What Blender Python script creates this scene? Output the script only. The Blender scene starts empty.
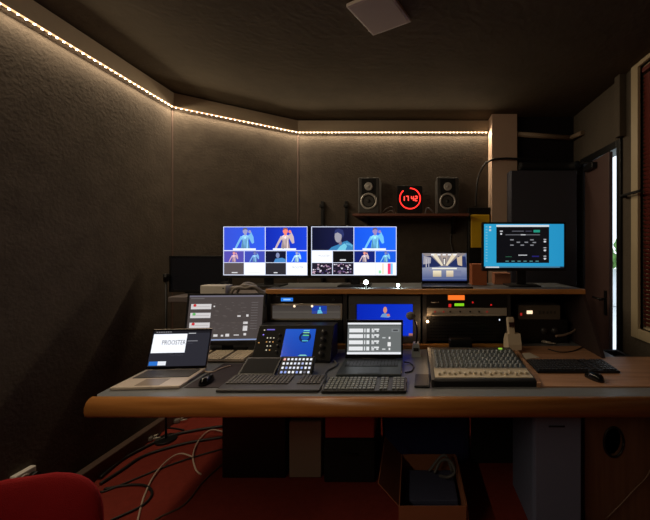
import bpy, bmesh, math, random
from mathutils import Vector, Matrix
random.seed(7)
C = bpy.context.scene.collection
PI = math.pi
EYE = 1.44
F = 320.0
VX, VY = 412.0, 250.0

def P(px, py, Y):                 # a measured point at depth Y
    return Vector(((px-VX)*Y/F, Y, EYE-(py-VY)*Y/F))
def H(px, py, Z):                 # a measured point at height Z
    Y = (EYE-Z)*F/(py-VY)
    return Vector(((px-VX)*Y/F, Y, Z))

# ------------------------------------------------------------------ materials
def lin(c):
    c = c/255.0
    return c/12.92 if c <= 0.04045 else ((c+0.055)/1.055)**2.4
def rgb(r, g, b): return (lin(r), lin(g), lin(b), 1.0)
MATS = {}
def mat(name, col, rough=0.5, metal=0.0, bump=0.0, bscale=80, var=0.0, vscale=6, spec=0.5, trans=0.0, coat=0.0):
    if name in MATS: return MATS[name]
    m = bpy.data.materials.new(name); m.use_nodes = True
    nt = m.node_tree; b = nt.nodes['Principled BSDF']
    b.inputs['Base Color'].default_value = rgb(*col)
    b.inputs['Roughness'].default_value = rough
    b.inputs['Metallic'].default_value = metal
    b.inputs['Specular IOR Level'].default_value = spec
    b.inputs['Transmission Weight'].default_value = trans
    b.inputs['Coat Weight'].default_value = coat
    tc = nt.nodes.new('ShaderNodeTexCoord')
    if bump:
        n = nt.nodes.new('ShaderNodeTexNoise'); n.inputs['Scale'].default_value = bscale
        n.inputs['Detail'].default_value = 4
        bp = nt.nodes.new('ShaderNodeBump'); bp.inputs['Strength'].default_value = bump
        bp.inputs['Distance'].default_value = 0.01
        nt.links.new(tc.outputs['Object'], n.inputs['Vector'])
        nt.links.new(n.outputs['Fac'], bp.inputs['Height'])
        nt.links.new(bp.outputs['Normal'], b.inputs['Normal'])
    if var:
        n = nt.nodes.new('ShaderNodeTexNoise'); n.inputs['Scale'].default_value = vscale
        n.inputs['Detail'].default_value = 6; n.inputs['Roughness'].default_value = 0.65
        mx = nt.nodes.new('ShaderNodeMix'); mx.data_type = 'RGBA'
        a = rgb(*col)
        mx.inputs[6].default_value = tuple(x*(1-var) for x in a[:3])+(1,)
        mx.inputs[7].default_value = tuple(min(1, x*(1+var)) for x in a[:3])+(1,)
        nt.links.new(tc.outputs['Object'], n.inputs['Vector'])
        nt.links.new(n.outputs['Fac'], mx.inputs[0])
        nt.links.new(mx.outputs[2], b.inputs['Base Color'])
    MATS[name] = m
    return m
def wood(name, c1, c2, rough=0.35, axis='X', scale=3):
    if name in MATS: return MATS[name]
    m = mat(name, c1, rough)
    nt = m.node_tree; b = nt.nodes['Principled BSDF']
    tc = nt.nodes.new('ShaderNodeTexCoord'); mp = nt.nodes.new('ShaderNodeMapping')
    s = {'X': (1, 14, 14), 'Y': (14, 1, 14), 'Z': (14, 14, 1)}[axis]
    mp.inputs['Scale'].default_value = s
    n = nt.nodes.new('ShaderNodeTexNoise'); n.inputs['Scale'].default_value = scale; n.inputs['Detail'].default_value = 5
    cr = nt.nodes.new('ShaderNodeValToRGB')
    cr.color_ramp.elements[0].position = 0.35; cr.color_ramp.elements[0].color = rgb(*c1)
    cr.color_ramp.elements[1].position = 0.65; cr.color_ramp.elements[1].color = rgb(*c2)
    nt.links.new(tc.outputs['Object'], mp.inputs['Vector']); nt.links.new(mp.outputs[0], n.inputs['Vector'])
    nt.links.new(n.outputs['Fac'], cr.inputs[0]); nt.links.new(cr.outputs[0], b.inputs['Base Color'])
    return m
def emit(name, col, strength):
    if name in MATS: return MATS[name]
    m = bpy.data.materials.new(name); m.use_nodes = True
    b = m.node_tree.nodes['Principled BSDF']
    b.inputs['Base Color'].default_value = (0.02, 0.02, 0.02, 1)
    b.inputs['Emission Color'].default_value = rgb(*col)
    b.inputs['Emission Strength'].default_value = strength
    MATS[name] = m
    return m
def screen_mat(strength, rough=0.12, spec=0.5):
    name = 'screen_%.2f_%.2f' % (strength, rough)
    if name in MATS: return MATS[name]
    m = bpy.data.materials.new(name); m.use_nodes = True
    nt = m.node_tree; b = nt.nodes['Principled BSDF']
    b.inputs['Base Color'].default_value = (0.012, 0.012, 0.014, 1)
    b.inputs['Roughness'].default_value = rough
    b.inputs['Specular IOR Level'].default_value = spec
    a = nt.nodes.new('ShaderNodeAttribute'); a.attribute_name = 'Col'
    nt.links.new(a.outputs['Color'], b.inputs['Emission Color'])
    b.inputs['Emission Strength'].default_value = strength
    MATS[name] = m
    return m

M_felt = mat('wall_felt', (82, 74, 66), 0.95, bump=0.3, bscale=55, var=0.45, vscale=7, spec=0.1)
M_feltR = mat('wall_felt_olive', (92, 84, 74), 0.95, bump=0.5, bscale=40, var=0.2, spec=0.1)
M_ceil = mat('ceiling_felt', (94, 85, 71), 0.95, bump=0.3, bscale=30, var=0.3, vscale=3, spec=0.1)
M_dark = mat('dark_felt', (36, 34, 36), 0.95, bump=0.3, spec=0.1)
M_trim = mat('beige_painted_board', (178, 160, 136), 0.7, var=0.1)
M_col = mat('beige_column_paint', (205, 176, 154), 0.7, var=0.08)
M_carpet = mat('red_carpet', (140, 56, 46), 0.95, bump=0.8, bscale=300, var=0.25, vscale=25, spec=0.1)
M_skirt = mat('brown_skirting', (84, 64, 54), 0.6, var=0.2)
M_lip = wood('desk_edge_wood', (176, 118, 62), (152, 98, 48), 0.33)
M_strip = wood('pale_strip_wood', (168, 120, 58), (150, 98, 44), 0.4)
M_board = wood('brown_board', (196, 150, 116), (170, 126, 94), 0.45)
M_desk = mat('grey_laminate', (112, 115, 118), 0.38, bump=0.05, bscale=400, var=0.12, vscale=40)
M_blk = mat('black_plastic', (17, 17, 19), 0.42)
M_blkm = mat('black_matte', (12, 12, 13), 0.8)
M_blkg = mat('black_gloss', (10, 10, 12), 0.15)
M_key = mat('black_keycap', (46, 46, 50), 0.38)
M_grykey = mat('grey_keycap', (90, 87, 84), 0.4)
M_gry = mat('dark_grey_plastic', (52, 51, 52), 0.4)
M_tp = mat('laptop_graphite', (66, 74, 78), 0.38, metal=0.2)
M_alu = mat('aluminium', (214, 200, 186), 0.4, metal=0.3)
M_silver = mat('brushed_silver', (190, 180, 166), 0.35, metal=0.25, var=0.1, vscale=50)
M_cream = mat('cream_plastic', (228, 212, 186), 0.45)
M_white = mat('white_plastic', (214, 208, 200), 0.45)
M_whitec = mat('white_cable', (190, 168, 152), 0.5)
M_cable = mat('black_cable', (20, 18, 18), 0.5)
M_gcable = mat('grey_cable', (96, 96, 96), 0.5)
M_cone = mat('speaker_cone', (190, 186, 180), 0.4, metal=0.2)
M_yel = mat('yellow_case', (244, 196, 30), 0.5, var=0.1)
M_card = mat('cardboard', (150, 92, 62), 0.85, var=0.1, vscale=12)
M_navy = mat('navy_cloth', (34, 40, 92), 0.9, bump=0.4, bscale=60)
M_red = mat('red_upholstery', (142, 16, 22), 0.85, bump=0.5, bscale=500, var=0.12, vscale=30, spec=0.2)
M_blue = mat('slate_blue_laminate', (104, 114, 142), 0.5, var=0.08)
M_bluedk = mat('dark_slate_panel', (62, 64, 76), 0.6, var=0.1)
M_brownleaf = mat('brown_door_paint', (88, 66, 62), 0.5, var=0.1)
M_frame = mat('black_metal_frame', (38, 38, 38), 0.35, metal=0.5)
M_wframe = mat('beige_window_frame', (188, 172, 140), 0.5)
M_blind = mat('maroon_blind', (110, 48, 42), 0.45)
M_pipe = mat('beige_pipe', (150, 130, 108), 0.6)
M_panel = mat('lamp_panel_white', (200, 188, 178), 0.5)
M_padmat = mat('plum_mat', (48, 38, 44), 0.8, bump=0.3, bscale=200)
M_clear = mat('clear_plastic', (120, 112, 106), 0.2)
M_beigepc = mat('beige_pc', (150, 132, 118), 0.5)
M_pedbrown = wood('pedestal_brown', (118, 84, 62), (104, 72, 54), 0.5, 'Z')
M_mixface = mat('mixer_face', (70, 78, 82), 0.4, metal=0.3)
M_mixfader = mat('mixer_fader_bed', (206, 192, 166), 0.5)
M_rubber = mat('knob_rubber', (140, 148, 152), 0.35)
M_faderc = mat('fader_cap', (206, 196, 172), 0.4)
M_green = mat('garden_leaf', (90, 130, 60), 0.8, var=0.5, vscale=20)
M_stone = mat('pale_render', (210, 212, 214), 0.9)
M_paper = mat('paper', (200, 190, 172), 0.8)
M_glass = mat('window_glass', (240, 245, 250), 0.02, trans=1.0)

# ------------------------------------------------------------------ mesh builder
class MB:
    def __init__(s): s.bm = bmesh.new(); s.cur = 0
    def _fin(s, geom_faces, T=None, verts=None, smooth=False):
        for f in geom_faces:
            f.material_index = s.cur; f.smooth = smooth
        if T is not None and verts is not None:
            bmesh.ops.transform(s.bm, matrix=T, verts=verts)
    def box(s, c, d, bev=0, R=None, m=None, seg=2):
        if m is not None: s.cur = m
        n0 = set(s.bm.faces)
        r = bmesh.ops.create_cube(s.bm, size=1.0)
        bmesh.ops.scale(s.bm, vec=Vector(d), verts=r['verts'])
        if bev:
            es = list({e for v in r['verts'] for e in v.link_edges})
            bmesh.ops.bevel(s.bm, geom=es, offset=min(bev, min(d)*0.49), segments=seg, affect='EDGES', profile=0.5)
        fs = [f for f in s.bm.faces if f not in n0]
        vs = list({v for f in fs for v in f.verts})
        T = Matrix.Translation(Vector(c))
        if R is not None: T = T @ R.to_4x4()
        s._fin(fs, T, vs)
        return fs
    def box2(s, a, b, bev=0, m=None):
        a, b = Vector(a), Vector(b)
        return s.box((a+b)/2, [abs(x) for x in (b-a)], bev, m=m)
    def cyl(s, p0, p1, r0, r1=None, seg=20, m=None, smooth=True, caps=True):
        if m is not None: s.cur = m
        p0, p1 = Vector(p0), Vector(p1); r1 = r0 if r1 is None else r1
        d = p1-p0; L = d.length
        if L < 1e-6: return
        q = Vector((0, 0, 1)).rotation_difference(d)
        A = []; B = []
        for i in range(seg):
            a = 2*PI*i/seg; v = Vector((math.cos(a), math.sin(a), 0))
            A.append(s.bm.verts.new(p0+q@(v*r0))); B.append(s.bm.verts.new(p1+q@(v*r1)))
        for i in range(seg):
            f = s.bm.faces.new((A[i], A[(i+1) % seg], B[(i+1) % seg], B[i])); f.material_index = s.cur; f.smooth = smooth
        if caps:
            f = s.bm.faces.new(A[::-1]); f.material_index = s.cur
            f = s.bm.faces.new(B); f.material_index = s.cur
    def lathe(s, prof, c=(0, 0, 0), axis=(0, 0, 1), seg=28, m=None):
        if m is not None: s.cur = m
        q = Vector((0, 0, 1)).rotation_difference(Vector(axis)); c = Vector(c)
        rings = []
        for r, z in prof:
            if r < 1e-6: rings.append([s.bm.verts.new(c+q@Vector((0, 0, z)))])
            else: rings.append([s.bm.verts.new(c+q@Vector((r*math.cos(2*PI*i/seg), r*math.sin(2*PI*i/seg), z))) for i in range(seg)])
        for a, b in zip(rings, rings[1:]):
            for i in range(seg):
                j = (i+1) % seg
                vs = [a[i % len(a)], a[j % len(a)], b[j % len(b)], b[i % len(b)]]
                u = []
                for v in vs:
                    if v not in u: u.append(v)
                if len(u) > 2:
                    try:
                        f = s.bm.faces.new(u); f.material_index = s.cur; f.smooth = True
                    except ValueError: pass
    def tube(s, pts, r, seg=8, m=None, n=6, closed=False):
        if m is not None: s.cur = m
        P_ = [Vector(p) for p in pts]
        if len(P_) > 2 and n > 1:
            out = []
            for i in range(len(P_)-1):
                a = P_[max(i-1, 0)]; b = P_[i]; c = P_[i+1]; d = P_[min(i+2, len(P_)-1)]
                for k in range(n):
                    t = k/n
                    out.append(0.5*((2*b)+(c-a)*t+(2*a-5*b+4*c-d)*t*t+(3*b-a-3*c+d)*t**3))
            out.append(P_[-1]); P_ = out
        rings = []; up = None
        for i, p in enumerate(P_):
            t = (P_[min(i+1, len(P_)-1)]-P_[max(i-1, 0)]).normalized()
            if up is None:
                up = Vector((0, 0, 1)) if abs(t.z) < 0.9 else Vector((1, 0, 0))
            x = t.cross(up)
            if x.length < 1e-4: x = t.cross(Vector((0.3, 1, 0)))
            x.normalize(); y = x.cross(t).normalized(); up = y
            rings.append([s.bm.verts.new(p+x*r*math.cos(2*PI*k/seg)+y*r*math.sin(2*PI*k/seg)) for k in range(seg)])
        for a, b in zip(rings, rings[1:]):
            for k in range(seg):
                f = s.bm.faces.new((a[k], a[(k+1) % seg], b[(k+1) % seg], b[k])); f.material_index = s.cur; f.smooth = True
        for R_, rev in ((rings[0], True), (rings[-1], False)):
            f = s.bm.faces.new(R_[::-1] if rev else R_); f.material_index = s.cur
    def prism(s, poly, fn, d0, d1, m=None):
        """poly: 2-D outline; fn(u,v,d) -> point"""
        if m is not None: s.cur = m
        A = [s.bm.verts.new(fn(u, v, d0)) for u, v in poly]
        B = [s.bm.verts.new(fn(u, v, d1)) for u, v in poly]
        n = len(poly); fs = [s.bm.faces.new(A), s.bm.faces.new(B[::-1])]
        for i in range(n): fs.append(s.bm.faces.new((A[i], B[i], B[(i+1) % n], A[(i+1) % n])))
        for f in fs: f.material_index = s.cur
        return fs
    def build(s, name, mats, parent=None, loc=None, normals=True):
        if normals: bmesh.ops.recalc_face_normals(s.bm, faces=s.bm.faces)
        me = bpy.data.meshes.new(name); s.bm.to_mesh(me); s.bm.free()
        for m in (mats if isinstance(mats, (list, tuple)) else [mats]): me.materials.append(m)
        o = bpy.data.objects.new(name, me); C.objects.link(o)
        if parent is not None: o.parent = parent
        if loc is not None: o.location = loc
        return o

def tag(o, label, cat, group=None, kind=None):
    if label: o['label'] = label
    if cat: o['category'] = cat
    if group: o['group'] = group
    if kind: o['kind'] = kind
    return o
def thing(name, label, cat, loc=(0, 0, 0), rot=(0, 0, 0), group=None):
    o = bpy.data.objects.new(name, None); C.objects.link(o)
    o.location = loc; o.rotation_euler = rot; o.empty_display_size = 0.05
    return tag(o, label, cat, group)
def struct(name, mb, mats, **k):
    o = mb.build(name, mats, **k); o['kind'] = 'structure'; return o
def sub(name, parent, loc=(0, 0, 0), rot=(0, 0, 0)):
    o = bpy.data.objects.new(name, None); C.objects.link(o); o.parent = parent
    o.location = loc; o.rotation_euler = rot; return o
def RX(a): return Matrix.Rotation(a, 3, 'X')
def RY(a): return Matrix.Rotation(a, 3, 'Y')
def RZ(a): return Matrix.Rotation(a, 3, 'Z')
def qbox(name, a, b, m, parent=None, bev=0.0, label=None):
    k = MB(); k.box2(a, b, bev); o = k.build(name, m, parent)
    if label: o['label'] = label
    return o

# ------------------------------------------------------------------ screens
def text_outline(txt, size):
    cu = bpy.data.curves.new('t', 'FONT'); cu.body = txt; cu.size = size
    cu.align_x = 'CENTER'; cu.align_y = 'CENTER'; cu.resolution_u = 2
    ob = bpy.data.objects.new('t', cu)
    me = bpy.data.meshes.new_from_object(ob)
    vs = [tuple(v.co) for v in me.vertices]; fs = [tuple(p.vertices) for p in me.polygons]
    bpy.data.objects.remove(ob); bpy.data.curves.remove(cu); bpy.data.meshes.remove(me)
    return vs, fs
class Screen:
    """picture on a display: u right 0..1, v down 0..1, lying in the XZ plane facing -Y, bottom-left at origin"""
    def __init__(s, w, h): s.w, s.h = w, h; s.v = []; s.f = []; s.c = []
    def pt(s, u, v, l): return (u*s.w, -0.0003*l, (1-v)*s.h)
    def poly(s, pts, col, l=1, cols=None):
        b = len(s.v); s.v += [s.pt(u, v, l) for u, v in pts]
        s.f.append(list(range(b, b+len(pts)))); s.c.append(cols or [col]*len(pts))
    def rect(s, u0, v0, u1, v1, col, l=1, top=None, right=None):
        t = top or col
        if right: cols = [col, right, right, col]
        else: cols = [col, col, t, t]
        s.poly([(u0, v1), (u1, v1), (u1, v0), (u0, v0)], col, l, cols)
    def disc(s, u, v, ru, rv, col, l=1, n=14):
        s.poly([(u+ru*math.cos(2*PI*i/n), v+rv*math.sin(2*PI*i/n)) for i in range(n)], col, l)
    def text(s, txt, u, v, size, col, l=3, sx=1.0):
        vs, fs = text_outline(txt, size); b = len(s.v)
        s.v += [(u*s.w+x*sx, -0.0003*l, (1-v)*s.h+y) for x, y, z in vs]
        for f in fs: s.f.append([b+i for i in f]); s.c.append([col]*len(f))
    def build(s, name, parent, m, loc=(0, 0, 0), rot=(0, 0, 0)):
        me = bpy.data.meshes.new(name); me.from_pydata(s.v, [], s.f); me.materials.append(m)
        at = me.color_attributes.new('Col', 'FLOAT_COLOR', 'CORNER')
        k = 0
        for cs in s.c:
            for c in cs: at.data[k].color = rgb(*c); k += 1
        bm = bmesh.new(); bm.from_mesh(me)
        for f in bm.faces:
            if f.normal.y > 0: f.normal_flip()
        bm.to_mesh(me); bm.free()
        o = bpy.data.objects.new(name, me); C.objects.link(o); o.parent = parent
        o.location = loc; o.rotation_euler = rot
        return o
def singer(S, u0, v0, u1, v1, body, skin, l=2, table=True, dark=None, cx=0.5):
    """a small person with a raised hand and a hip-high table, inside one tile"""
    W, Hh = u1-u0, v1-v0
    q = lambda pts: [(u0+W*((x-.5)*.84+cx), v0+Hh*y) for x, y in pts]
    lt = tuple(min(255, x+34) for x in body); dk = tuple(int(x*.72) for x in body)
    S.poly(q([(0.37, 0.95), (0.41, 0.60), (0.38, 0.42), (0.45, 0.34), (0.55, 0.34), (0.62, 0.42), (0.60, 0.6), (0.64, 0.95)]), body, l, [dk, body, lt, lt, lt, body, dk, dk])
    S.poly(q([(0.43, 0.44), (0.46, 0.95), (0.42, 0.95), (0.41, 0.62)]), dk, l+1)
    S.poly(q([(0.56, 0.46), (0.58, 0.64), (0.57, 0.95), (0.54, 0.95)]), lt, l+1)
    S.poly(q([(0.37, 0.38), (0.42, 0.46), (0.32, 0.72), (0.24, 0.95), (0.18, 0.95), (0.26, 0.70)]), body, l)
    S.poly(q([(0.58, 0.36), (0.66, 0.28), (0.62, 0.20), (0.66, 0.17), (0.74, 0.42), (0.76, 0.68), (0.70, 0.72), (0.64, 0.56)]), body, l)
    S.poly(q([(0.47, 0.36), (0.47, 0.28), (0.54, 0.28), (0.54, 0.36)]), skin, l+1)
    S.disc(u0+W*(0.50+cx-0.5), v0+Hh*0.17, W*0.062, Hh*0.13, skin, l+1)
    S.disc(u0+W*(0.61+cx-0.5), v0+Hh*0.2, W*0.034, Hh*0.07, skin, l+2)
    S.poly(q([(0.43, 0.14), (0.44, 0.05), (0.50, 0.02), (0.56, 0.05), (0.57, 0.12), (0.50, 0.09)]), dark or tuple(int(x*0.6) for x in skin), l+2)
    S.poly(q([(0.47, 0.45), (0.50, 0.38), (0.53, 0.45), (0.52, 0.5), (0.48, 0.5)]), tuple(min(255, x+50) for x in body), l+1)
    if table: S.rect(u0+W*(0.2+cx-0.5), v0+Hh*0.92, u0+W*(0.76+cx-0.5), v0+Hh*0.99, (235, 240, 250), l+1)

# ------------------------------------------------------------------ camera
cam = bpy.data.cameras.new('camera'); co = bpy.data.objects.new('camera', cam); C.objects.link(co)
co.location = (0, 0, EYE); co.rotation_euler = (PI/2, 0, 0)
cam.sensor_width = 36; cam.lens = F/650*36
cam.shift_x = (325-VX)/650; cam.shift_y = -(260-VY)/650
cam.clip_start = 0.02
bpy.context.scene.camera = co

# ------------------------------------------------------------------ room
CEIL = 2.773; LEDZ = 2.647
A = (-2.025, 2.70); B = (-1.171, 3.287); XL = -2.025; YB = 3.287; XR = 1.62; YF = -2.4; YR = 3.207
t = 0.12
k = MB(); k.box2((XL-0.3, YF-0.2, -0.1), (XR+0.3, YB+0.3, 0)); struct('floor', k, M_carpet)
k = MB(); k.box2((XL-0.3, YF-0.2, CEIL), (XR+0.3, YB+0.3, CEIL+0.1)); struct('ceiling', k, M_ceil)
k = MB(); k.box2((XL-t, YF, 0), (XL, A[1], CEIL)); struct('wall_left', k, M_felt)
k = MB()
k.prism([A, B, (B[0]-0.05, B[1]+t), (A[0]-t, A[1]+0.03)], lambda u, v, d: Vector((u, v, d)), 0, CEIL)
struct('wall_corner', k, M_felt)
k = MB(); k.box2((B[0], YB, 0), (0.80, YB+t, CEIL)); struct('wall_back', k, M_felt)
k = MB(); k.box2((1.03, YR, 0), (XR+t, YR+t, CEIL)); struct('wall_back_right', k, M_dark)
k = MB(); k.box2((XL-t, YF-t, 0), (XR+t, YF, CEIL)); struct('wall_rear', k, M_feltR)
# seams of the felt
k = MB(); k.box((A[0]+0.003, A[1], CEIL/2), (0.006, 0.012, CEIL-0.3), R=RZ(-0.5)); struct('trim_1', k, M_skirt)
k = MB(); k.box((B[0]+0.0, B[1]-0.004, CEIL/2), (0.014, 0.006, CEIL-0.3)); struct('trim_2', k, M_skirt)
# column
k = MB(); k.box2((0.784, 3.137, 0), (1.03, YB+t, CEIL)); struct('column', k, M_col)
# right wall, with the door opening and the window opening
DY0, DY1, DZ = 2.48, 3.03, 2.27
WY0, WY1, WZ0, WZ1 = 0.9, 2.27, 0.88, 2.74
k = MB()
k.box2((XR, DY1, 0), (XR+t, YR, CEIL)); k.box2((XR, DY0, DZ), (XR+t, DY1, CEIL))
k.box2((XR, WY1, 0), (XR+t, DY0, CEIL)); k.box2((XR, WY0, 0), (XR+t, WY1, WZ0)); k.box2((XR, WY0, WZ1), (XR+t, WY1, CEIL))
k.box2((XR, YF, 0), (XR+t, WY0, CEIL))
struct('wall_right', k, M_feltR)
k = MB(); k.box2((XR-0.05, 2.42, DZ+0.035), (XR, 2.48, CEIL)); struct('trim_3', k, M_feltR)
# skirtings
k = MB(); k.box2((XL, YF, 0), (XL+0.055, A[1], 0.10), 0.008); struct('baseboard_left', k, M_skirt)
d = (Vector((B[0], B[1], 0))-Vector((A[0], A[1], 0))); L = d.length; ang = math.atan2(d.y, d.x)
nrm = Vector((d.y, -d.x, 0)).normalized()
mid = (Vector((A[0], A[1], 0))+Vector((B[0], B[1], 0)))/2
k = MB(); k.box(mid+nrm*0.02+Vector((0, 0, 0.045)), (L, 0.04, 0.09), 0.006, R=RZ(ang)); struct('baseboard_corner', k, M_skirt)
k = MB(); k.box2((B[0], YB-0.04, 0), (0.784, YB, 0.09), 0.006); struct('baseboard_back', k, M_skirt)
# cornice boards above the light strip
tw = 0.022
k = MB(); k.box2((XL, YF, LEDZ), (XL+tw, A[1]+0.0, CEIL-0.012)); struct('trim_4', k, M_trim)
k = MB(); k.box(mid+nrm*(tw/2)+Vector((0, 0, (LEDZ+CEIL-0.012)/2)), (L, tw, CEIL-0.012-LEDZ), R=RZ(ang)); struct('trim_5', k, M_trim)
k = MB(); k.box2((B[0], YB-tw, LEDZ), (0.784, YB, CEIL-0.012)); struct('trim_6', k, M_trim)
# led strip
led = thing('led_strip', 'warm white dotted light strip running under the beige cornice on three walls', 'light strip', (XL+0.03, A[1], LEDZ))
o0 = Vector((XL+0.03, A[1], LEDZ))
off = 0.016
pA = Vector((A[0]+off, A[1]-0.006, 0)); pB = Vector((B[0]+0.006, B[1]-off, 0))
segs = [(Vector((XL+off, YF+0.05, 0)), pA), (pA, pB), (pB, Vector((0.775, YB-off, 0)))]
k = MB()
M_tape = emit('led_tape', (255, 196, 140), 1.6)
M_diode = emit('led_diode', (255, 226, 190), 22.0)
diodes = []
for a, b in segs:
    dd = b-a; n = Vector((0, 0, 1)); an = math.atan2(dd.y, dd.x)
    k.box((a+b)/2+Vector((0, 0, -0.002))-Vector((o0.x, o0.y, 0)), (dd.length, 0.012, 0.004), R=RZ(an))
    c = int(dd.length/0.036)
    for i in range(c): diodes.append((a+dd*(i+0.5)/c, an))
k.build('tape', M_tape, led)
far = sorted(diodes, key=lambda q: -q[0].y)      # the ones in the frame first (in front of the camera)
vis = [q for q in far if q[0].y > 1.5]
rest = [q for q in far if q[0].y <= 1.5]
def diode(mb, q, c=(0, 0, 0)):
    mb.box(Vector(c), (0.007, 0.007, 0.005), R=RZ(q[1]))
proto = None
for i, q in enumerate(vis[:98]):
    if proto is None:
        mb = MB(); diode(mb, (None, 0)); proto = mb.build('diode', M_diode, led); o = proto
    else:
        o = proto.copy(); C.objects.link(o); o.parent = led
    o.location = q[0]+Vector((0, 0, -0.0064))-Vector((o0.x, o0.y, 0)); o.rotation_euler = (0, 0, q[1])
mb = MB()
for q in vis[98:]+rest: diode(mb, q, q[0]+Vector((0, 0, -0.0064))-Vector((o0.x, o0.y, 0)))
r_ = mb.build('diodes', M_diode, led); r_['kind'] = 'stuff'
LEDW = 6.3
for i, (a, b) in enumerate(segs):
    dd = b-a
    nn = Vector((dd.y, -dd.x, 0)).normalized()
    la = bpy.data.lights.new('led_light', 'AREA'); la.shape = 'RECTANGLE'; la.size = dd.length; la.size_y = 0.012
    la.energy = LEDW*dd.length; la.color = (1.0, 0.80, 0.55)
    lo = bpy.data.objects.new('led_light', la); C.objects.link(lo)
    lo.location = (a+b)/2+nn*0.010+Vector((0, 0, LEDZ-0.014))
    zax = -(Vector((0, 0, -1.0))+nn*0.68).normalized(); xax = dd.normalized(); yax = zax.cross(xax)
    lo.matrix_world = Matrix.Translation(lo.location) @ Matrix((xax, yax, zax)).transposed().to_4x4()

# ceiling lamp panel (off)
cl = thing('ceiling_light', 'square white flat ceiling lamp panel, switched off', 'ceiling lamp', (-0.18, 1.787, CEIL))
rotc = math.atan2(1.966-1.734, -0.242+0.36)
k = MB(); k.box((0, 0, -0.010), (0.262, 0.262, 0.020), 0.004, R=RZ(rotc)); k.build('housing', M_panel, cl)
k = MB(); k.box((0, 0, -0.0212), (0.236, 0.236, 0.002), R=RZ(rotc)); k.build('diffuser', mat('lamp_diffuser', (176, 160, 152), 0.6), cl)

# pipe near the ceiling
k = MB(); k.cyl((1.03, YR-0.032, 2.59), (1.60, YR-0.032, 2.55), 0.025)
k.cyl((1.57, YR-0.032, 2.552), (1.60, 3.0, 2.54), 0.022)
tag(k.build('pipe', M_pipe), 'short beige pipe under the ceiling right of the column', 'pipe')

# ------------------------------------------------------------------ door
dr = bpy.data.objects.new('door_1', None); C.objects.link(dr); dr['kind'] = 'structure'
dr.location = (XR, DY1, 0)
def rel(o, p): return Vector(p)-o.location
k = MB(); a0 = Vector((XR, DY1, 0))
for ya, yb, za, zb in ((DY0-0.02, DY0+0.03, 0, DZ+0.03), (DY1-0.03, DY1+0.02, 0, DZ+0.03), (DY0+0.03, DY1-0.03, DZ-0.03, DZ+0.03)):
    k.box2(Vector((XR-0.02, ya, za))-a0, Vector((XR+t, yb, zb))-a0, 0.004)
k.build('door_frame', M_frame, dr)
lf = sub('door_leaf', dr, (-0.02, -0.035, 0), (0, 0, math.radians(-5)))
lf.location = (-0.005, -0.04, 0.01)
k = MB(); k.box2((0, -0.430, 0), (0.030, 0, DZ-0.05), 0.003); k.build('leaf_panel', M_brownleaf, lf)
k = MB(); k.cyl((-0.005, -0.38, 1.03), (-0.05, -0.38, 1.03), 0.009); k.cyl((-0.05, -0.385, 1.03), (-0.05, -0.27, 1.03), 0.008)
k.box((-0.004, -0.38, 1.0), (0.008, 0.04, 0.2), 0.003); k.build('door_handle', M_frame, lf)
k = MB(); k.box2((-0.045, -0.24, DZ-0.13), (-0.001, -0.06, DZ-0.08), 0.006); k.tube([(-0.03, -0.22, DZ-0.075), (-0.10, -0.14, DZ-0.07), (-0.03, -0.04, DZ-0.03)], 0.007, n=1); k.build('door_closer', M_frame, lf)

# window with closed blinds
wn = bpy.data.objects.new('window_1', None); C.objects.link(wn); wn['kind'] = 'structure'; wn.location = (XR, WY1, WZ0)
w0 = wn.location.copy()
k = MB()
fw = 0.07
for a, b in (((XR-0.02, WY1, WZ0-fw), (XR+0.02, WY1+fw, WZ1+0.03)), ((XR-0.02, WY0-fw, WZ0-fw), (XR+0.02, WY0, WZ1+0.03)),
             ((XR-0.02, WY0, WZ0-fw), (XR+0.02, WY1, WZ0)), ((XR-0.02, WY0, WZ1), (XR+0.02, WY1, WZ1+0.03)),
             ((XR+0.04, WY1-0.02, WZ0), (XR+t, WY1, WZ1)), ((XR+0.02, WY0, WZ0), (XR+t, WY0+0.02, WZ1)),
             ((XR+0.02, WY0, WZ0), (XR+t, WY1, WZ0+0.015)), ((XR+0.02, WY0, WZ1-0.015), (XR+t, WY1, WZ1))):
    k.box2(Vector(a)-w0, Vector(b)-w0, 0.003)
k.build('window_frame', M_wframe, wn)
k = MB(); k.box2(Vector((XR+0.085, WY0+0.02, WZ0+0.015))-w0, Vector((XR+0.091, WY1-0.02, WZ1-0.015))-w0); k.build('glass', M_glass, wn)
k = MB(); k.box2(Vector((XR+0.10, WY0+0.0, WZ0))-w0, Vector((XR+t+0.01, WY1, WZ1))-w0); k.build('daylight_block', mat('daylight_block_grey', (60, 60, 60), 0.8), wn)  # unseen backing added behind the glass to keep daylight out
bl = thing('venetian_blind', 'dark maroon venetian blind hanging closed in the beige window frame', 'blind', (XR+0.022, WY1, WZ1-0.05))
k = MB(); nsl = 62; zh = (WZ1-WZ0-0.09)/nsl
for i in range(nsl):
    k.box((0, -(WY1-WY0)/2, -0.03-i*zh), (0.026, WY1-WY0-0.012, 0.0016), R=RY(math.radians(56)))
sl = k.build('slats', M_blind, bl)
k = MB(); k.box2((-0.02, -(WY1-WY0)+0.03, 0.0), (0.02, -0.01, 0.03), 0.003); k.build('head_rail', M_blind, bl)
k = MB()
for yy in (-0.18, -0.68, -1.18): k.cyl((-0.018, yy, 0.0), (-0.018, yy, -1.75), 0.0014, seg=6)
k.build('ladder_cord', M_cream, bl)
kb = MB(); pz = P(627, 196, 2.40); kb.tube([(XR, 2.42, pz.z), (XR-0.05, 2.40, pz.z), (XR-0.06, 2.18, pz.z)], 0.010, n=4)
tag(kb.build('wall_hook', M_blkm), 'thin black bar sticking out of the wall beside the window frame', 'hook')

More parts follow.
